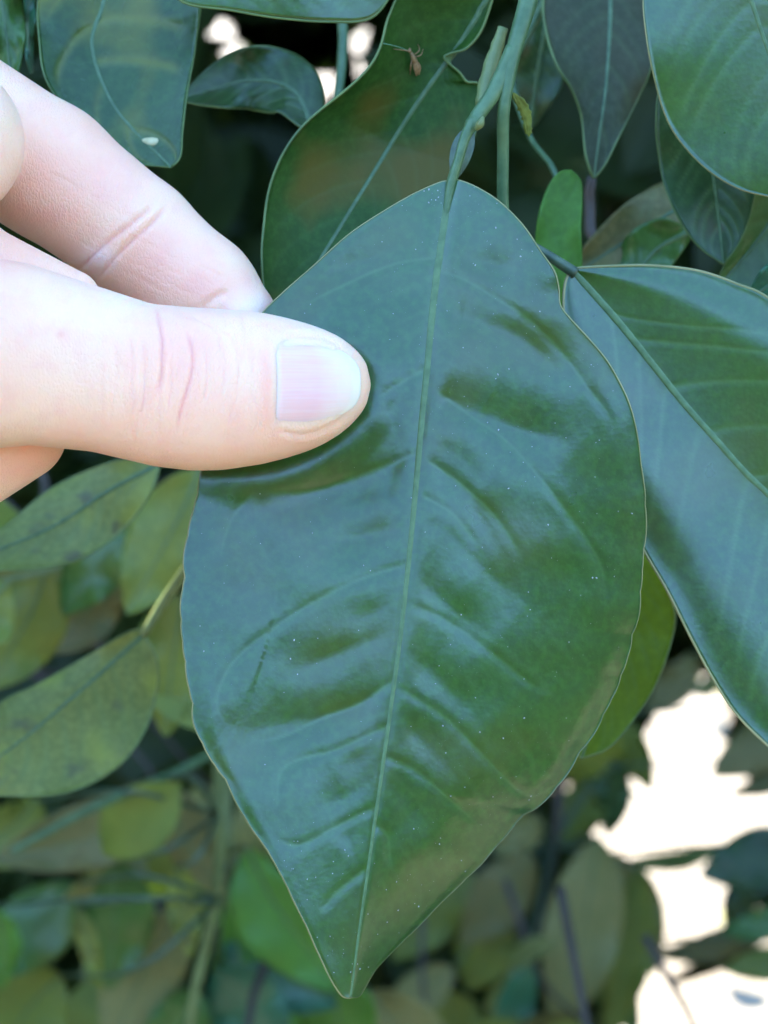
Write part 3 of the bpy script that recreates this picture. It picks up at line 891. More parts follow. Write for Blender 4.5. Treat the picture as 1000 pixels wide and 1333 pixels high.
bte = empty("citrus_branch", P((330, 1080, -344)))
tag(bte, "blurred branch of fresh green and teal leaves under the tip of the held leaf", "branch", "leafy citrus branches")
for mid_, wl_, wr_, z_, mat_, s_, zl_, zr_ in [
    ([(322, 1105), (360, 1180), (440, 1290)], 34, 60, -336, 'bright', 111, 2, 4), ([(310, 1150), (330, 1190), (330, 1270)], 34, 34, -384, 'teal', 112, 4, -4),
    ([(300, 1210), (350, 1260), (440, 1310)], 50, 48, -376, 'teal', 113, 5, 5), ([(280, 1260), (320, 1310), (360, 1400)], 50, 52, -368, 'teal', 114, 5, 0),
    ([(430, 1270), (440, 1320), (440, 1400)], 50, 48, -392, 'bright', 115, 4, -3), ([(480, 1290), (520, 1340), (600, 1390)], 48, 40, -408, 'tan', 116, 4, 4),
    ([(260, 1290), (230, 1340), (200, 1420)], 45, 40, -360, 'mid', 117, 4, 4)]:
    bgleaf(bte, mid_, wl_, wr_, (z_, z_ - 8), mat=mat_, seed=s_, zl=zl_, zr=zr_)
    tube("petiole", P([(300, 1110, -355), ((300 + mid_[0][0]) / 2, (1110 + mid_[0][1]) / 2 - 5, (z_ - 355) / 2), (*mid_[0], z_)]), [0.0007, 0.0006, 0.0006], bte, M['petiole'], 6, 10)
tube("stem", P([(300, 980, -355), (296, 1060, -355), (300, 1115, -355), (330, 1250, -392), (400, 1400, -416)]), [0.0014, 0.0013, 0.0012, 0.001, 0.001], bte, M['stem_olive'], 8, 20)

# ------------------------------------------------------------------ right side, behind
bbk = empty("citrus_branch", P((820, 620, -60)))
tag(bbk, "branch with one backlit yellow-green leaf showing between the two large leaves", "branch", "leafy citrus branches")
traced(bbk, [(810, 640), (815, 740), (800, 860), (757, 987)], [(810, 640), (770, 700), (748, 800), (735, 900), (740, 960), (757, 987)],
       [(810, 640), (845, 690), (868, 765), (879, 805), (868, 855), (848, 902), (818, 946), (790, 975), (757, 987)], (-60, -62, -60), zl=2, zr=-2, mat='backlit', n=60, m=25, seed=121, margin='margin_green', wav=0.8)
tube("stem", P([(790, 480, -70), (800, 570, -64), (810, 642, -60)]), [0.001, 0.0008, 0.0006], bbk, M['stem'], 8, 12)

bfr = empty("citrus_branch", P((960, 880, -570)))
tag(bfr, "far blurred branch of brown and dark green leaves round the sunlit gap at lower right", "branch", "leafy citrus branches")
for mid_, wl_, wr_, z_, mat_, s_ in [
    ([(1050, 935), (980, 975), (925, 1010)], 36, 34, -570, 'brown', 131), ([(1060, 1110), (990, 1120), (910, 1140)], 40, 45, -589, 'dark', 132),
    ([(1050, 1190), (990, 1205), (940, 1212)], 22, 22, -551, 'mid', 133), ([(1060, 1240), (1000, 1255), (940, 1262)], 24, 24, -570, 'olive', 134),
    ([(800, 930), (830, 985), (850, 1030)], 20, 26, -627, 'olive', 137), ([(770, 1000), (790, 1025), (830, 1035)], 14, 16, -608, 'mid', 138),
    ([(790, 1110), (830, 1180), (850, 1270)], 34, 34, -646, 'tan', 139), ([(940, 1100), (890, 1118), (800, 1125)], 14, 12, -646, 'olive', 140),
    ([(760, 1230), (800, 1290), (830, 1350)], 30, 26, -636, 'mid', 136), ([(1010, 1195), (930, 1230), (850, 1245)], 22, 20, -665, 'brown', 130),
    ([(1010, 1130), (970, 1165), (945, 1215)], 24, 26, -627, 'dark', 129), ([(1040, 1010), (1000, 1020), (950, 1035)], 14, 14, -627, 'brown', 128),
    ([(900, 850), (890, 880), (840, 930)], 24, 26, -627, 'brown', 135), ([(935, 880), (920, 895), (900, 900)], 12, 12, -570, 'tan', 136)]:
    bgleaf(bfr, mid_, wl_, wr_, (z_, z_ - 8), mat=mat_, seed=s_, zl=3, zr=-3)
    tube("petiole", P([(1080, mid_[0][1] - 20, -570), ((1080 + mid_[0][0]) / 2, mid_[0][1] - 10, (z_ - 570) / 2), (*mid_[0], z_)]), [0.0008, 0.0007, 0.0006], bfr, M['petiole'], 6, 10)
tube("stem", P([(1010, 780, -570), (1070, 880, -570), (1085, 1050, -570), (1090, 1300, -570)]), [0.002, 0.0018, 0.0016, 0.0014], bfr, M['bark'], 8, 20)

bce = empty("citrus_branch", P((700, 1040, -578)))
tag(bce, "far blurred branch of tan and grey-green leaves right of the leaf tip", "branch", "leafy citrus branches")
for mid_, wl_, wr_, z_, mat_, s_ in [
    ([(780, 1090), (760, 1200), (725, 1350)], 52, 50, -578, 'tan', 141), ([(690, 1110), (650, 1170), (600, 1230)], 40, 40, -595, 'brown', 142),
    ([(650, 1190), (640, 1220), (610, 1290)], 40, 42, -612, 'olive', 143), ([(620, 1140), (560, 1200), (510, 1250)], 34, 38, -630, 'olive', 144),
    ([(690, 1250), (670, 1310), (640, 1390)], 24, 24, -560, 'teal', 145), ([(830, 1130), (820, 1230), (790, 1360)], 34, 30, -595, 'olive', 146),
    ([(590, 1260), (540, 1300), (500, 1350)], 30, 30, -612, 'tan', 147), ([(770, 1010), (760, 1050), (720, 1100)], 30, 34, -612, 'olive', 148),
    ([(700, 1060), (680, 1090), (640, 1110)], 20, 24, -595, 'tan', 149), ([(800, 990), (800, 1040), (790, 1090)], 22, 24, -604, 'dark', 150),
    ([(580, 1290), (590, 1340), (570, 1400)], 40, 40, -648, 'olive', 151)]:
    bgleaf(bce, mid_, wl_, wr_, (z_, z_ - 10), mat=mat_, seed=s_, zl=4, zr=-3)
    tube("petiole", P([(720, 1100, -604), ((720 + mid_[0][0]) / 2, (1100 + mid_[0][1]) / 2 - 5, (z_ - 604) / 2), (*mid_[0], z_)]), [0.0008, 0.0007, 0.0006], bce, M['petiole'], 6, 10)
tube("stem", P([(760, 900, -604), (735, 1000, -604), (720, 1105, -604), (690, 1250, -612), (650, 1420, -621)]), [0.002, 0.0018, 0.0016, 0.0014, 0.0012], bce, M['bark'], 8, 20)

# ------------------------------------------------------------------ the tree behind
tree = empty("citrus_tree", (-0.06, 1.05, 0.0))
tag(tree, "dense citrus tree filling the shade behind the hand, its trunk and limbs almost black", "tree")
tube("trunk", [(-0.06, 1.05, -0.05), (-0.03, 1.06, 0.4), (0.03, 1.02, 0.85), (0.13, 1.0, 1.25), (0.15, 1.0, 1.6), (0.12, 1.05, 2.3)], [0.09, 0.065, 0.05, 0.035, 0.03, 0.012], tree, M['bark'], 14, 40, noise=0.03)
for a, b, c, r0 in [((0.0, 1.03, 0.7), (-0.35, 0.8, 1.1), (-0.7, 0.7, 1.7), 0.03), ((0.0, 1.03, 0.8), (0.5, 0.85, 1.2), (0.85, 0.75, 1.8), 0.03),
                    ((0.13, 1.0, 1.3), (0.05, 0.75, 1.6), (-0.08, 0.45, 1.75), 0.022), ((0.1, 1.02, 1.15), (0.16, 0.75, 1.3), (0.1, 0.38, 1.52), 0.02),
                    ((-0.02, 1.05, 0.6), (-0.2, 0.8, 0.75), (-0.5, 0.6, 0.9), 0.022), ((0.14, 1.0, 1.45), (0.5, 0.9, 1.55), (0.8, 0.8, 1.7), 0.02),
                    ((0.13, 1.0, 1.35), (-0.3, 1.1, 1.7), (-0.6, 1.3, 2.2), 0.025), ((0.13, 1.0, 1.35), (0.4, 1.2, 1.7), (0.7, 1.3, 2.2), 0.025)]:
    tube("limb", [a, b, c], [r0, r0 * 0.7, r0 * 0.25], tree, M['bark'], 10, 20, noise=0.04)

def to_px(p):
    rel = np.asarray(p) - CAM
    d = rel @ FWD
    return 500 + (rel @ RIGHT) / d * 3000, 666.5 - (rel @ UP) / d * 3000, d

GAP = [(905, 930, 42), (880, 985, 40), (900, 1030, 50), (960, 1080, 60), (850, 1075, 60), (810, 1070, 38), (795, 1060, 22), (835, 1300, 40), (890, 1160, 34), (940, 1190, 24), (950, 1310, 110), (880, 1330, 70), (1040, 1330, 100), (1060, 1070, 60)]
def in_gap(x, y, margin):
    for gx, gy, gr in GAP:
        if (x - gx) ** 2 + (y - gy) ** 2 < (gr + margin) ** 2:
            return True
    return False
SPECKLE = [(690, 1290, 8), (505, 1338, 10), (640, 1075, 8), (735, 1030, 8), (475, 58, 13), (305, 72, 9), (412, 135, 12), (281, 40, 6), (480, 45, 6)]
def blocks(Vw, gap=0):
    """does a leaf with these world vertices cover one of the holes in the crown?"""
    x, y, d = to_px(Vw)
    for hx, hy, hr in GAP:
        if ((x - hx) ** 2 + (y - hy) ** 2 < (hr + gap) ** 2).any(): return True
    for hx, hy, hr in SPECKLE:
        if ((x - hx) ** 2 + (y - hy) ** 2 < (hr * 1.0) ** 2).any(): return True
    return False

def rand_leaf_template(seed, L=0.075, Wd=0.019, n=7, m=5):
    r = np.random.default_rng(seed)
    t = np.linspace(0, 1, n); h = m // 2
    pr = np.sin(np.pi * t ** 0.85) ** 0.8; pr[0] = pr[-1] = 0.02
    bend, fold, tw = r.uniform(-0.012, 0.018), r.uniform(0.1, 0.5), r.uniform(-0.5, 0.5)
    V = []
    for i in range(n):
        for j in range(m):
            v = (j - h) / h
            y = v * Wd * pr[i]
            z = abs(y) * fold + bend * 4 * t[i] * (1 - t[i])
            ca, sa = math.cos(tw * (t[i] - 0.5)), math.sin(tw * (t[i] - 0.5))
            V.append((t[i] * L, y * ca - z * sa, y * sa + z * ca))
    return np.array(V), grid_faces(n, m)
TPL = [rand_leaf_template(s) for s in range(8)]
TPF = [rand_leaf_template(s, n=6, m=3) for s in range(8)]            # coarser, for the trees out of view
TPD = [rand_leaf_template(s, n=22, m=13)[0] for s in range(8)]     # the same leaves, sampled densely for the hole test

def rand_rot(r, out):
    """leaf axis drooping, blade facing outwards and up"""
    ax = np.array([r.normal() * 0.7, r.normal() * 0.5 - 0.15, -0.55 + r.normal() * 0.5]); ax /= np.linalg.norm(ax)
    nn = out + r.normal(size=3) * 0.45; nn -= ax * (nn @ ax); nn /= np.linalg.norm(nn)
    sd_ = np.cross(nn, ax)
    return np.stack([ax, sd_, nn], 1)

# individual leaves of the tree behind, sharing eight meshes
leaf_meshes = []
TV = []
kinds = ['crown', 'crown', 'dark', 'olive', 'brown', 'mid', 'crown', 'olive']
for s in range(8):
    V, F = rand_leaf_template(s + 50, L=0.07, Wd=0.019, n=9, m=7)
    VD, _ = rand_leaf_template(s + 50, L=0.07, Wd=0.019, n=22, m=13)
    me = bpy.data.meshes.new("leaf")
    me.from_pydata(V.tolist(), [], F.tolist())
    me.polygons.foreach_set("use_smooth", np.full(len(F), True))
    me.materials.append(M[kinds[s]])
    leaf_meshes.append(me); TV.append(VD)
small_kinds = ['tan', 'olive', 'bright', 'brown', 'yellow', 'mid', 'olive', 'tan']
small_meshes = []
for s in range(8):
    me = leaf_meshes[s].copy()
    me.materials[0] = M[small_kinds[s]]
    small_meshes.append(me)
r = np.random.default_rng(77)
tw = wpos(tree)
cnt = 0
while cnt < 240:
    x, y, d = r.uniform(-250, 1250), r.uniform(-250, 1550), 0.92 + 0.42 * r.uniform() ** 0.8
    if 200 < x < 520 and y < 430 and d < 1.1: continue      # the dark hollow beside the fingers
    if 640 < x < 870 and 150 < y < 340 and d < 1.1: continue
    pos = P((x, y, 300 - d * 1000))
    R = rand_rot(r, np.array([0.1, -0.75, 0.55]))
    mi = int(r.integers(8)); sc_ = r.uniform(0.75, 1.15)
    if blocks((TV[mi] * sc_) @ R.T + pos): continue
    o = bpy.data.objects.new("leaf", leaf_meshes[mi])
    o.matrix_world = Matrix.Translation(pos - tw) @ Matrix(R.tolist()).to_4x4() @ Matrix.Scale(sc_, 4)
    o.parent = tree
    COL.objects.link(o)
    cnt += 1

cnt = 0
while cnt < 56:
    x, y, d = r.uniform(-150, 1050), r.uniform(640, 1480), r.uniform(0.52, 0.86)
    pos = P((x, y, 300 - d * 1000))
    R = rand_rot(r, np.array([0.1, -0.75, 0.55]))
    mi = int(r.integers(8)); sc_ = r.uniform(0.3, 0.65)
    if blocks((TV[mi] * sc_) @ R.T + pos): continue
    o = bpy.data.objects.new("leaf", small_meshes[mi])
    o.matrix_world = Matrix.Translation(pos - tw) @ Matrix(R.tolist()).to_4x4() @ Matrix.Scale(sc_, 4)
    o.parent = tree
    COL.objects.link(o)
    if cnt % 3 == 0:
        a_ = pos; b_ = pos + np.array([r.normal() * 0.03, 0.03, 0.01 + 0.015 * r.uniform()])
        tube("twig", [a_, (a_ + b_) / 2 + r.normal(size=3) * 0.01, b_ + np.array([r.normal() * 0.03, 0.03, 0.005])], [0.0006, 0.001, 0.0014], tree, M['bark'], 6, 10)
    cnt += 1

def crown(tree, cen, ext, N, near, seed, fill=0.6):
    r = np.random.default_rng(seed)
    cen = np.array(cen); ext = np.array(ext)
    Vs, Fs, off = [], [], 0
    k = 0
    while k < N:
        q = r.uniform(-1, 1, 3)
        p = cen + q * ext
        over = near and k % 3 == 1 and k < 2700          # extra unseen foliage overhead, added to keep the sun off the hand
        if over:
            p = c2w(np.array([r.uniform(-95, 75), r.uniform(-30, 85), r.uniform(-60, 10)])) + np.array(sun_dir) * r.uniform(0.28, 1.25)
            q = (p - cen) / ext * 0.8
        if near and k % 3 == 0:
            p = P((r.uniform(-100, 1100), r.uniform(-100, 1430), 300 - 1000 * r.uniform(0.97, 1.75)))
            q = (p - cen) / ext
        rad = q @ q
        if (rad > 1 and not over) or p[2] < 0.12: continue
        if rad < 0.25 and not over and r.uniform() < fill: continue
        if near:
            x, y, d = to_px(p)
            if d < 0.18: continue
            if d < 0.97 and -500 * 0.3 / d - 150 < x < 1150 + 500 * 0.3 / d and -150 - 600 * 0.3 / d < y < 1500 + 500 * 0.3 / d: continue
            if d < 0.97 and r.uniform() < 0.85 and not over: continue
            if p[0] < 0 and p[1] < 0.45 and 1.0 < p[2] < 1.5: continue       # room for the arm
            if p[1] < 0.45 and abs(p[0]) < 0.3 and 0.9 < p[2] < 1.6 and d < 0.28: continue
        li = int(r.integers(8))
        V, F = (TPL if near else TPF)[li]
        out = q.copy(); out[2] += 0.5; out /= np.linalg.norm(out)
        R = rand_rot(r, out)
        V = V - np.array([0.04, 0, 0])
        sc_ = r.uniform(0.9, 1.4)
        Vw = (V * sc_) @ R.T + p
        if near and p[1] > 0.3 and r.uniform() > 0.003 and blocks(((TPD[li] - np.array([0.04, 0, 0])) * sc_) @ R.T + p): continue
        Vs.append(Vw); Fs.append(F + off); off += len(V)
        k += 1
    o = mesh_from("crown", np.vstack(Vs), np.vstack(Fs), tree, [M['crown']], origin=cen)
    o['kind'] = 'stuff'
    return o
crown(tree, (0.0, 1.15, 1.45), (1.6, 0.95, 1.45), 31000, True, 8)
# unseen trees added behind the camera to give the glossy leaves dark reflections
c0 = None
for k, x in enumerate((-7.0, -4.7, -2.3, -0.1, 2.2, 4.5, 6.8)):
    t2 = empty("citrus_tree", (x, -3.3, 0.0))
    tag(t2, "leafy citrus tree added out of view behind the camera for its dark reflection", "tree", "unseen citrus trees added behind the camera")
    tube("trunk", [(x, -3.3, -0.05), (x + .05, -3.3, 0.6), (x, -3.3, 1.4)], [0.09, 0.06, 0.03], t2, M['bark'], 10, 12)
    if c0 is None:
        c0 = crown(t2, (x, -3.3, 1.4), (1.8, 1.4, 1.33), 13000, False, 6, 0.9)
        c0.scale = (1, 1, 1)
    else:
        o = c0.copy(); COL.objects.link(o); o.parent = t2
for x, lab in ((-3.0, "leafy citrus tree added out of view on the left to shade the ground"), (3.0, "leafy citrus tree added out of view on the right to shade the ground")):  # unseen side trees, added to shade the ground and cut side light
    t2 = empty("citrus_tree", (x, 1.2, 0.0))
    tag(t2, lab, "tree")
    tube("trunk", [(x, 1.2, -0.05), (x + .05, 1.2, 0.6), (x, 1.2, 1.4)], [0.09, 0.06, 0.03], t2, M['bark'], 10, 12)
    o = c0.copy(); COL.objects.link(o); o.parent = t2

# ------------------------------------------------------------------ the hand
def roundcone(Pm, a, b, ra, rb, sz=1.0):
    """approximate distance to a tapered capsule; sz < 1 flattens it in depth"""
    a = np.asarray(a, float); b = np.asarray(b, float)
    d = b - a
    dd = d.copy(); dd[2] /= sz
    q = Pm - a
    qz = q[..., 2] / sz
    L2 = dd @ dd
    t = np.clip((q[..., 0] * dd[0] + q[..., 1] * dd[1] + qz * dd[2]) / L2, 0, 1)
    ex = q[..., 0] - t * dd[0]; ey = q[..., 1] - t * dd[1]; ez = qz - t * dd[2]
    return np.sqrt(ex * ex + ey * ey + ez * ez) - (ra + (rb - ra) * t)

def smin(a, b, k):
    h = np.clip(0.5 + 0.5 * (b - a) / k, 0, 1)
    return b * (1 - h) + a * h - k * h * (1 - h)

TH_X = np.array([-330, -220, -120, -40, 40, 120, 200, 250, 290, 340, 370, 400, 420, 440, 455, 468, 476, 481, 483.5])
TH_T = np.array([300, 318, 330, 333, 345, 371, 397, 401, 403, 407, 413, 421, 428, 437, 447, 459, 470, 483, 500])
TH_B = np.array([650, 625, 602, 588, 580, 588, 607, 613, 612, 604.5, 597, 587.5, 578.5, 566.5, 554.5, 540.5, 529, 515, 500])
TH_D = np.array([12.5, 12.2, 11.5, 10.5, 9.6, 9.0, 9.2, 9.1, 8.8, 8.2, 7.8, 7.2, 6.7, 6.0, 5.2, 4.1, 3.1, 2.0, 0.2])
TH_Z = np.array([10, 10.5, 11, 11, 10.5, 10, 9.8, 9.6, 9.3, 9.0, 8.8, 8.6, 8.4, 8.2, 8.0, 7.8, 7.7, 7.6, 7.6])

def thumb_sdf(Pm):
    k = 0.1 * (300 - 9) / 300
    x = Pm[..., 0] / k + 500
    xs = np.linspace(-330, 483.5, 900)
    def itp(tab):
        return np.interp(x, xs, np.interp(xs, TH_X, tab))
    yt = (666.5 - itp(TH_T)) * k; yb = (666.5 - itp(TH_B)) * k
    c = 0.5 * (yt + yb); w_ = 0.5 * (yt - yb)
    over = np.clip(x - 483.5, 0, None) * k + np.clip(-330 - x, 0, None) * k
    w_ = np.maximum(w_, 0.05)
    h_ = np.maximum(itp(TH_D), 0.05); cz = itp(TH_Z)
    ey = (Pm[..., 1] - c) / w_; ez = (Pm[..., 2] - cz) / h_
    # slightly squared section
    q = (np.abs(ey) ** 2.3 + np.abs(ez) ** 2.3) ** (1 / 2.3)
    return (q - 1) * np.minimum(w_, h_) + over

def build_hand():
    h = 0.6
    lo = np.array([-235.0, -70.0, -52.0]); hi = np.array([2.0, 72.0, 75.0])
    nx, ny, nz = [int(v) for v in np.ceil((hi - lo) / h)]
    ax = [lo[i] + h * np.arange(n_) for i, n_ in enumerate((nx, ny, nz))]
    Fd = np.full((nx, ny, nz), 30.0, np.float32)
    def put(fn, bmin, bmax, k):
        sl = []
        for i, n_ in enumerate((nx, ny, nz)):
            a = max(0, int((bmin[i] - lo[i]) / h)); b = min(n_, int((bmax[i] - lo[i]) / h) + 2)
            if b <= a: return
            sl.append(slice(a, b))
        sl = tuple(sl)
        X, Y, Zz = np.meshgrid(ax[0][sl[0]], ax[1][sl[1]], ax[2][sl[2]], indexing='ij')
        d = fn(np.stack([X, Y, Zz], -1)).astype(np.float32)
        Fd[sl] = smin(Fd[sl], d, k)
    def seg(a, b, ra, rb, k=1.5, sz=1.0):
        A, B = px2mm(a), px2mm(b)
        R_ = max(ra, rb) + 6
        put(lambda q: roundcone(q, A, B, ra, rb, sz), np.minimum(A, B) - R_, np.maximum(A, B) + R_, k)
    # thumb
    put(thumb_sdf, np.array([-85, -30, -14.0]), np.array([2.0, 45, 32.0]), 0.5)
    # index: knuckle towards the viewer, then bent away and down to the leaf
    seg((-260, 330, 26), (-76, 184, 2), 11.5, 10.6, 0.8)
    seg((-60, 150, -9), (62, 222, -12), 9.6, 9.0, 1.2, 0.92)
    seg((62, 222, -12), (178, 310, -12), 9.0, 8.2, 1.6, 0.92)
    seg((178, 310, -12), (262, 384, -10.5), 8.2, 7.6, 1.0, 0.92)
    seg((262, 384, -10.5), (302, 418, -9.0), 7.6, 6.2, 2.0, 0.92)
    # web of skin between thumb and index
    seg((-200, 330, 16), (-60, 330, 3), 9.0, 6.0, 3.0)
    seg((-60, 330, 3), (95, 388, 1), 5.6, 3.6, 1.6)
    # middle finger, curled below the thumb
    seg((-330, 500, -14), (-160, 660, -12), 10.5, 9.5, 2.0)
    seg((-200, 690, -4), (22, 562, -3), 8.0, 6.6, 1.2)
    # ring and little finger, curled further back
    seg((-360, 560, -28), (-200, 740, -24), 10.0, 9.0, 2.0)
    seg((-200, 740, -24), (-90, 640, -16), 8.8, 7.2, 2.0)
    seg((-420, 640, -38), (-300, 800, -32), 8.8, 7.8, 2.0)
    seg((-300, 800, -32), (-210, 730, -22), 7.6, 6.2, 2.0)
    # palm, thenar, wrist, forearm
    seg((-260, 330, 22), (-760, 520, 12), 13, 17, 6)
    seg((-330, 500, -12), (-780, 580, 6), 14, 17, 6)
    seg((-420, 620, -34), (-800, 660, -4), 11, 15, 6)
    seg((-300, 470, 10), (-700, 560, 16), 15, 17, 6)
    seg((-760, 570, 8), (-1150, 680, 18), 21, 22, 8, 0.85)
    seg((-1150, 680, 18), (-2050, 900, 50), 22, 27, 8, 0.9)
    # surface nets
    inside = Fd < 0
    c8 = np.zeros((nx - 1, ny - 1, nz - 1), np.uint8)
    for dx in (0, 1):
        for dy in (0, 1):
            for dz in (0, 1):
                c8 += inside[dx:nx - 1 + dx, dy:ny - 1 + dy, dz:nz - 1 + dz]
    act = (c8 > 0) & (c8 < 8)
    ijk = np.argwhere(act)
    vid = np.full(act.shape, -1, np.int32)
    vid[act] = np.arange(len(ijk))
    acc = np.zeros((len(ijk), 3)); cntv = np.zeros(len(ijk))
    corners = [(0, 0, 0), (1, 0, 0), (0, 1, 0), (1, 1, 0), (0, 0, 1), (1, 0, 1), (0, 1, 1), (1, 1, 1)]
    vals = {c: Fd[ijk[:, 0] + c[0], ijk[:, 1] + c[1], ijk[:, 2] + c[2]].astype(float) for c in corners}
    for a in corners:
        for axi in range(3):
            if a[axi] == 1: continue
            b = list(a); b[axi] = 1; b = tuple(b)
            va, vb = vals[a], vals[b]
            x = (va < 0) != (vb < 0)
            t = np.where(x, va / np.where(x, va - vb, 1), 0)
            p = np.array(a, float)[None] + t[:, None] * (np.array(b, float) - np.array(a, float))[None]
            acc[x] += p[x]; cntv[x] += 1
    vert = lo + h * (ijk + acc / cntv[:, None])
    quads = []
    for axi in range(3):
        o1, o2 = [(1, 2), (2, 0), (0, 1)][axi]
        sA = [slice(None)] * 3; sB = [slice(None)] * 3
        sA[axi] = slice(0, -1); sB[axi] = slice(1, None)
        ia, ib = inside[tuple(sA)], inside[tuple(sB)]
        e = np.argwhere(ia != ib)
        fl = ia[e[:, 0], e[:, 1], e[:, 2]]
        ok = (e[:, o1] > 0) & (e[:, o2] > 0)
        shp = np.array(act.shape)
        ok &= (e[:, o1] < shp[o1]) & (e[:, o2] < shp[o2])
        e, fl = e[ok], fl[ok]
        def at(d1, d2):
            q = e.copy(); q[:, o1] += d1; q[:, o2] += d2
            return vid[q[:, 0], q[:, 1], q[:, 2]]
        Q = np.stack([at(-1, -1), at(0, -1), at(0, 0), at(-1, 0)], 1)
        Q[~fl] = Q[~fl][:, ::-1]
        quads.append(Q)
    Q = np.vstack(quads)
    Q = Q[(Q >= 0).all(1)]
    # relax
    ed = np.vstack([Q[:, [0, 1]], Q[:, [1, 2]], Q[:, [2, 3]], Q[:, [3, 0]]])
    for it in range(6):
        s = np.zeros_like(vert); c = np.zeros(len(vert))
        for q in range(3):
            s[:, q] = np.bincount(ed[:, 0], vert[ed[:, 1], q], len(vert)) + np.bincount(ed[:, 1], vert[ed[:, 0], q], len(vert))
        c = np.bincount(ed[:, 0], minlength=len(vert)) + np.bincount(ed[:, 1], minlength=len(vert))
        lap = s / c[:, None] - vert
        vert = vert + (0.5 if it % 2 == 0 else -0.46) * lap
    base = mesh_from("person", c2w(vert), Q, None, [M['skin']], origin=P((-700, 560, 10)))
    md = base.modifiers.new("sub", 'SUBSURF'); md.levels = 1; md.render_levels = 1
    dg = bpy.context.evaluated_depsgraph_get()
    me2 = bpy.data.meshes.new_from_object(base.evaluated_get(dg))
    base.modifiers.clear()
    old = base.data
    base.data = me2
    bpy.data.meshes.remove(old)
    me2.name = "person"
    nv = len(me2.vertices)
    co = np.empty(nv * 3, np.float32); me2.vertices.foreach_get("co", co)
    co = co.reshape(-1, 3).astype(float)
    nr = np.empty(nv * 3, np.float32); me2.vertices.foreach_get("normal", nr); nr = nr.reshape(-1, 3).astype(float)
    org = np.array(base.location)
    px, py, d = to_px(co + org)
    zc = (D0 - d) * 1000
    front = np.clip(-(nr @ FWD) * 2, 0, 1)
    pink = np.zeros(nv); pale = np.zeros(nv); disp = np.zeros(nv)
    onth = (zc > 6)
    def crease(pts, wpx, depth, pk, mask, ridge=0.4):
        a = np.asarray(pts, float)
        s_ = (px > a[:, 0].min() - 60) & (px < a[:, 0].max() + 60) & (py > a[:, 1].min() - 60) & (py < a[:, 1].max() + 60) & mask
        ii = np.where(s_)[0]
        if len(ii) == 0: return
        s, p = polydist(px[ii], py[ii], pts, 40)
        fade = smooth01(np.minimum(p * 5 + 0.1, (1 - p) * 5 + 0.1)) * front[ii]
        disp[ii] -= depth * (np.exp(-(s / wpx) ** 2) - ridge * np.exp(-((np.abs(s) - 2.6 * wpx) / (1.6 * wpx)) ** 2)) * fade
        pink[ii] = np.maximum(pink[ii], pk * np.exp(-(s / (wpx * 1.3)) ** 2) * fade)
    crease([(200, 396), (206, 412), (211, 440), (212, 465), (210, 490), (205, 515)], 2.6, 0.22, 0.6, onth, 0.2)
    crease([(240, 425), (248, 448), (251, 470), (248, 492), (241, 515), (234, 540), (230, 565)], 2.6, 0.20, 0.75, onth, 0.2)
    crease([(225, 404), (250, 412), (278, 428), (290, 455), (292, 490), (285, 520)], 2.2, 0.14, 0.15, onth, 0.2)
    crease([(262, 415), (300, 440), (310, 480), (304, 530), (290, 560)], 2.2, 0.10, 0.12, onth, 0.2)
    crease([(185, 440), (189, 480), (187, 520), (182, 550)], 2.6, 0.16, 0.2, onth)
    crease([(168, 430), (172, 480), (168, 530)], 2.6, 0.12, 0.1, onth)
    crease([(222, 470), (224, 500), (219, 535)], 2.4, 0.14, 0.15, onth)
    crease([(266, 450), (270, 490), (262, 530)], 2.4, 0.12, 0.15, onth)
    crease([(150, 440), (152, 480), (148, 520)], 2.6, 0.08, 0.06, onth)
    rr = np.random.default_rng(4)
    for _ in range(26):
        x0 = rr.uniform(130, 335); y0 = rr.uniform(420, 560); L = rr.uniform(18, 55); bow = (x0 - 225) * 0.04 + rr.normal() * 3
        crease([(x0 + rr.normal() * 2, y0 - L), (x0 + bow, y0), (x0 + rr.normal() * 3, y0 + L)], rr.uniform(1.6, 2.4), rr.uniform(0.03, 0.09), rr.uniform(0.02, 0.14), onth, 0.3)
    for _ in range(22):
        x0 = rr.uniform(60, 300); y0 = 170 + 0.72 * x0 + rr.uniform(-20, 75); L = rr.uniform(12, 34)
        crease([(x0 - L, y0 - 0.45 * L), (x0, y0 + rr.normal()), (x0 + L, y0 + 0.5 * L)], rr.uniform(1.5, 2.2), rr.uniform(0.02, 0.06), rr.uniform(0.0, 0.08), zc < 3, 0.3)
    # nail fold: groove at the root, soft raised lip before it, lateral folds
    crease([(358, 446), (361, 470), (362, 500), (361, 530), (358, 558)], 3.0, 0.2, 0.3, onth, 0.2)
    crease([(360, 446), (390, 438), (425, 441), (450, 456)], 3.0, 0.12, 0.05, onth, 0.8)
    crease([(358, 560), (395, 566), (430, 555), (455, 538)], 3.0, 0.12, 0.08, onth, 0.8)
    s = ((px - 347) / 9) ** 2 + ((py - 503) / 52) ** 4
    pink = np.maximum(pink, np.where(onth, 0.42 * np.exp(-s), 0))
    disp += np.where(onth, 0.22 * np.exp(-(((px - 345) / 9) ** 2 + ((py - 503) / 58) ** 4)), 0) * front
    # index: flexion creases
    oni = (zc < 3)
    crease([(222, 262), (200, 288), (176, 310), (150, 335), (122, 370)], 3.2, 0.4, 0.4, oni, 0.2)
    crease([(205, 262), (165, 296), (132, 322), (95, 360)], 3.2, 0.35, 0.35, oni, 0.2)
    crease([(262, 408), (268, 396), (285, 385), (300, 381)], 4.0, 0.25, 0.15, oni)
    pale = np.where(oni, 0.6 * np.exp(-(((px - 130) / 20) ** 2 + ((py - 335) / 16) ** 2)), 0)
    disp += np.where(oni, 0.22 * np.exp(-(((px - 132) / 18) ** 2 + ((py - 335) / 15) ** 2)), 0) * front
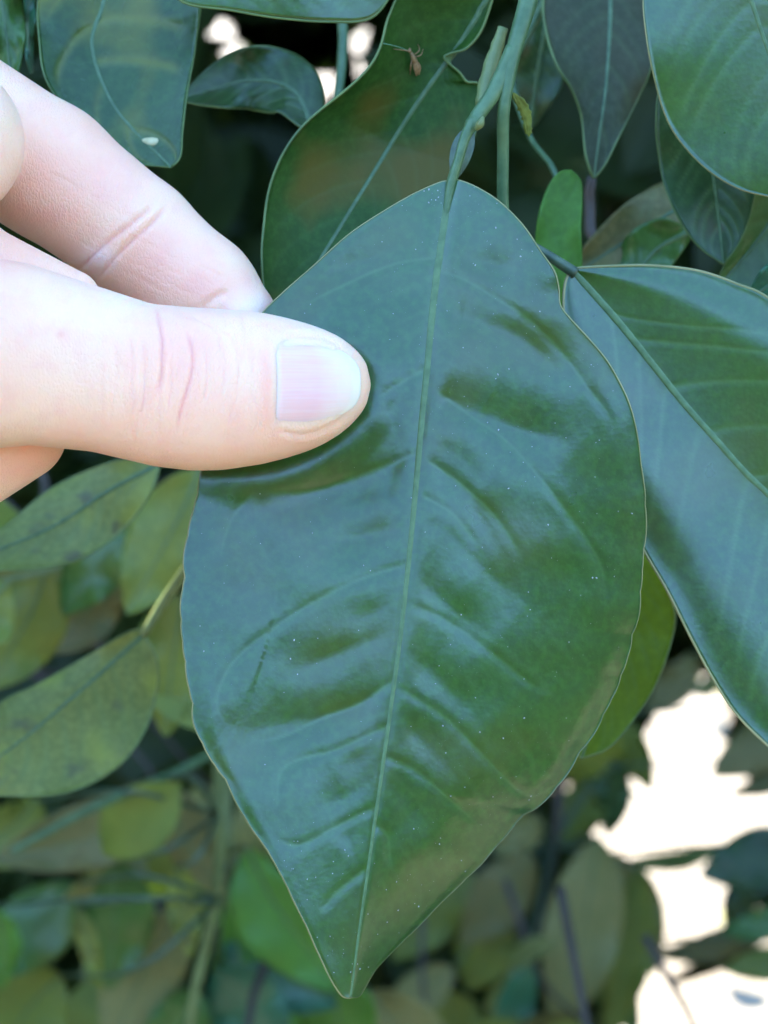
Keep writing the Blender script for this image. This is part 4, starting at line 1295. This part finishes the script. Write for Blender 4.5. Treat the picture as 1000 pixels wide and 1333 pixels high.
    pale = np.maximum(pale, np.where(oni, 0.5 * np.exp(-(((px - 325) / 30) ** 2 + ((py - 400) / 14) ** 2)), 0))
    # blotches
    for (bx, by, rx, ry, am, mk) in [(60, 235, 70, 40, 0.3, oni), (190, 340, 60, 45, 0.3, oni), (150, 240, 60, 40, 0.2, oni), (250, 370, 50, 25, 0.3, oni), (79, 435, 5, 5, 0.5, onth),
                                     (40, 470, 60, 40, 0.05, onth), (250, 480, 40, 60, 0.16, onth), (20, 600, 60, 30, 0.2, oni), (60, 278, 60, 18, 0.34, oni)]:
        pink = np.maximum(pink, np.where(mk, am * np.exp(-(((px - bx) / rx) ** 2 + ((py - by) / ry) ** 2)), 0))
    co = co + nr * (disp * 1e-3)[:, None]
    me2.vertices.foreach_set("co", co.astype(np.float32).ravel())
    for an, av_ in (("pink", pink), ("pale", pale)):
        at_ = me2.attributes.new(an, 'FLOAT', 'POINT')
        at_.data.foreach_set("value", av_.astype(np.float32))
    me2.polygons.foreach_set("use_smooth", np.full(len(me2.polygons), True))
    me2.update()
    tag(base, "person's bare left hand reaching in from the left, thumb and forefinger pinching the large leaf", "person")
    # thumbnail, a curved plate on the thumb
    nu, nw = 60, 41
    u = np.linspace(0, 1, nu); s = np.linspace(-1, 1, nw)
    U, S = np.meshgrid(u, s, indexing='ij')
    Ypx = 502 + S * (57 - 2 * (1 - U)) + 0.0 * U
    x1 = 470 - 40 * np.abs(S) ** 3.2
    x0 = 357 + 4 * (1 - S ** 2)
    Xpx = x0 + (x1 - x0) * U
    # narrower towards the tip
    Ypx = 502 - 1.5 * U + S * (58 * (1 - 0.18 * U ** 4))
    k = 0.1 * (300 - 9) / 300
    T_ = np.interp(Xpx, TH_X, TH_T); B_ = np.interp(Xpx, TH_X, TH_B)
    hh = np.interp(Xpx, TH_X, TH_D); cz = np.interp(Xpx, TH_X, TH_Z)
    ey = np.clip((Ypx - (T_ + B_) / 2) / ((B_ - T_) / 2), -0.98, 0.98)
    Zs = cz + hh * (1 - np.abs(ey) ** 2.3) ** (1 / 2.3)
    lift = 0.30 * (1 - np.abs(S) ** 3) * smooth01(U * 7 + 0.05) - 0.22 * np.abs(S) ** 4 - 0.25 * (1 - smooth01(U * 9))
    Zs = Zs + lift
    kk = 0.1 * (300 - Zs) / 300 * 0 + k
    C = np.stack([(Xpx - 500) * kk, -(Ypx - 666.5) * kk, Zs], -1)
    Wn = c2w(C)
    F = grid_faces(nu, nw)
    bt = Wn.reshape(-1, 3) + FWD * 0.0004
    V = np.vstack([Wn.reshape(-1, 3), bt])
    idx = np.arange(nu * nw).reshape(nu, nw)
    loop = np.array(list(idx[0, :]) + list(idx[1:, -1]) + list(idx[-1, :-1][::-1]) + list(idx[1:-1, 0][::-1]))
    nx_ = np.roll(loop, -1)
    a = Wn.reshape(-1, 3)
    fn = np.cross(a[F[:, 1]] - a[F[:, 0]], a[F[:, 2]] - a[F[:, 0]]).sum(0)
    if fn @ FWD > 0: F = F[:, ::-1]
    rim = np.stack([loop, nx_, nx_ + nu * nw, loop + nu * nw], 1)
    uvv = np.stack([U.ravel(), (S.ravel() + 1) / 2], 1)
    mesh_from("thumbnail", V, np.vstack([F, F[:, ::-1] + nu * nw, rim]), base, [M['nail']], origin=Wn[0, nw // 2], uv=np.vstack([uvv, uvv]))
    return base
hand = build_hand()

# ------------------------------------------------------------------ a midge on the chewed leaf
def midge():
    i, j = nearest(CW, 534, 78)
    root = empty("midge", CW[i, j] + CN[i, j] * 0.0006)
    tag(root, "tiny tan midge with long legs resting on the chewed dark leaf", "insect")
    _, _, d0 = to_px(np.array(root.location))
    def q(x, y, up):
        i2, j2 = nearest(CW, x, y)
        return CW[i2, j2] + CN[i2, j2] * up * 1e-3
    tube("body", [q(530, 66, 0.9), q(533, 73, 1.0), q(537, 84, 0.8), q(541, 95, 0.5)], [0.0002, 0.00042, 0.00034, 0.00012], root, M['insect'], 8, 12)
    tube("head", [q(528, 62, 0.8), q(529.5, 64.5, 0.9), q(531, 67, 0.9)], [0.00012, 0.00028, 0.00014], root, M['insect'], 8, 8)
    for pts in [[(531, 70, .8), (522, 66, 1.2), (512, 64, .1)], [(532, 73, .8), (529, 82, 1.1), (532, 92, .05)], [(534, 75, .8), (531, 86, .9), (534, 97, .05)],
                [(534, 70, .8), (540, 62, 1.2), (545, 56, .05)], [(535, 74, .8), (544, 70, 1.1), (549, 64, .05)], [(536, 77, .8), (540, 88, 1.0), (543, 97, .05)]]:
        tube("leg", [q(*p) for p in pts], [0.00009, 0.00007, 0.00005], root, M['insect'], 6, 8)
    for sx in (-1, 1):
        tube("wing", [q(533, 74, 1.1), q(537 + 2 * sx, 86, 1.2), q(541 + 3 * sx, 97, 0.9)], [0.0001, 0.0004, 0.0001], root, M['insect'], 8, 10, flat=0.15)
    th = tube("silk_thread", [q(497, 57, 0.1), q(512, 61, 1.0), q(530, 68, 1.0)], [0.00005, 0.00005, 0.00005], None, M['thread'], 5, 10)
    tag(th, "short pale silk thread stretched across the chewed leaf beside the midge", "silk thread")
midge()

# ------------------------------------------------------------------ litter on the ground
def litter():
    r = np.random.default_rng(9)
    Vs, Fs, off = [], [], 0
    for k in range(900):
        p = np.array([r.uniform(-2, 2.5), r.uniform(0.3, 4.5), 0.03])
        V, F = TPL[int(r.integers(8))]
        a = r.uniform(0, 6.28)
        Rz = np.array([[math.cos(a), -math.sin(a), 0], [math.sin(a), math.cos(a), 0], [0, 0, 1]])
        Vs.append((V * r.uniform(0.7, 1.1)) @ Rz.T + p); Fs.append(F + off); off += len(V)
    o = mesh_from("leaf_litter", np.vstack(Vs), np.vstack(Fs), None, [M['tan']], origin=(0, 1, 0))
    tag(o, "dry fallen leaves scattered over the soil under the tree", "leaf litter", kind="stuff")
litter()
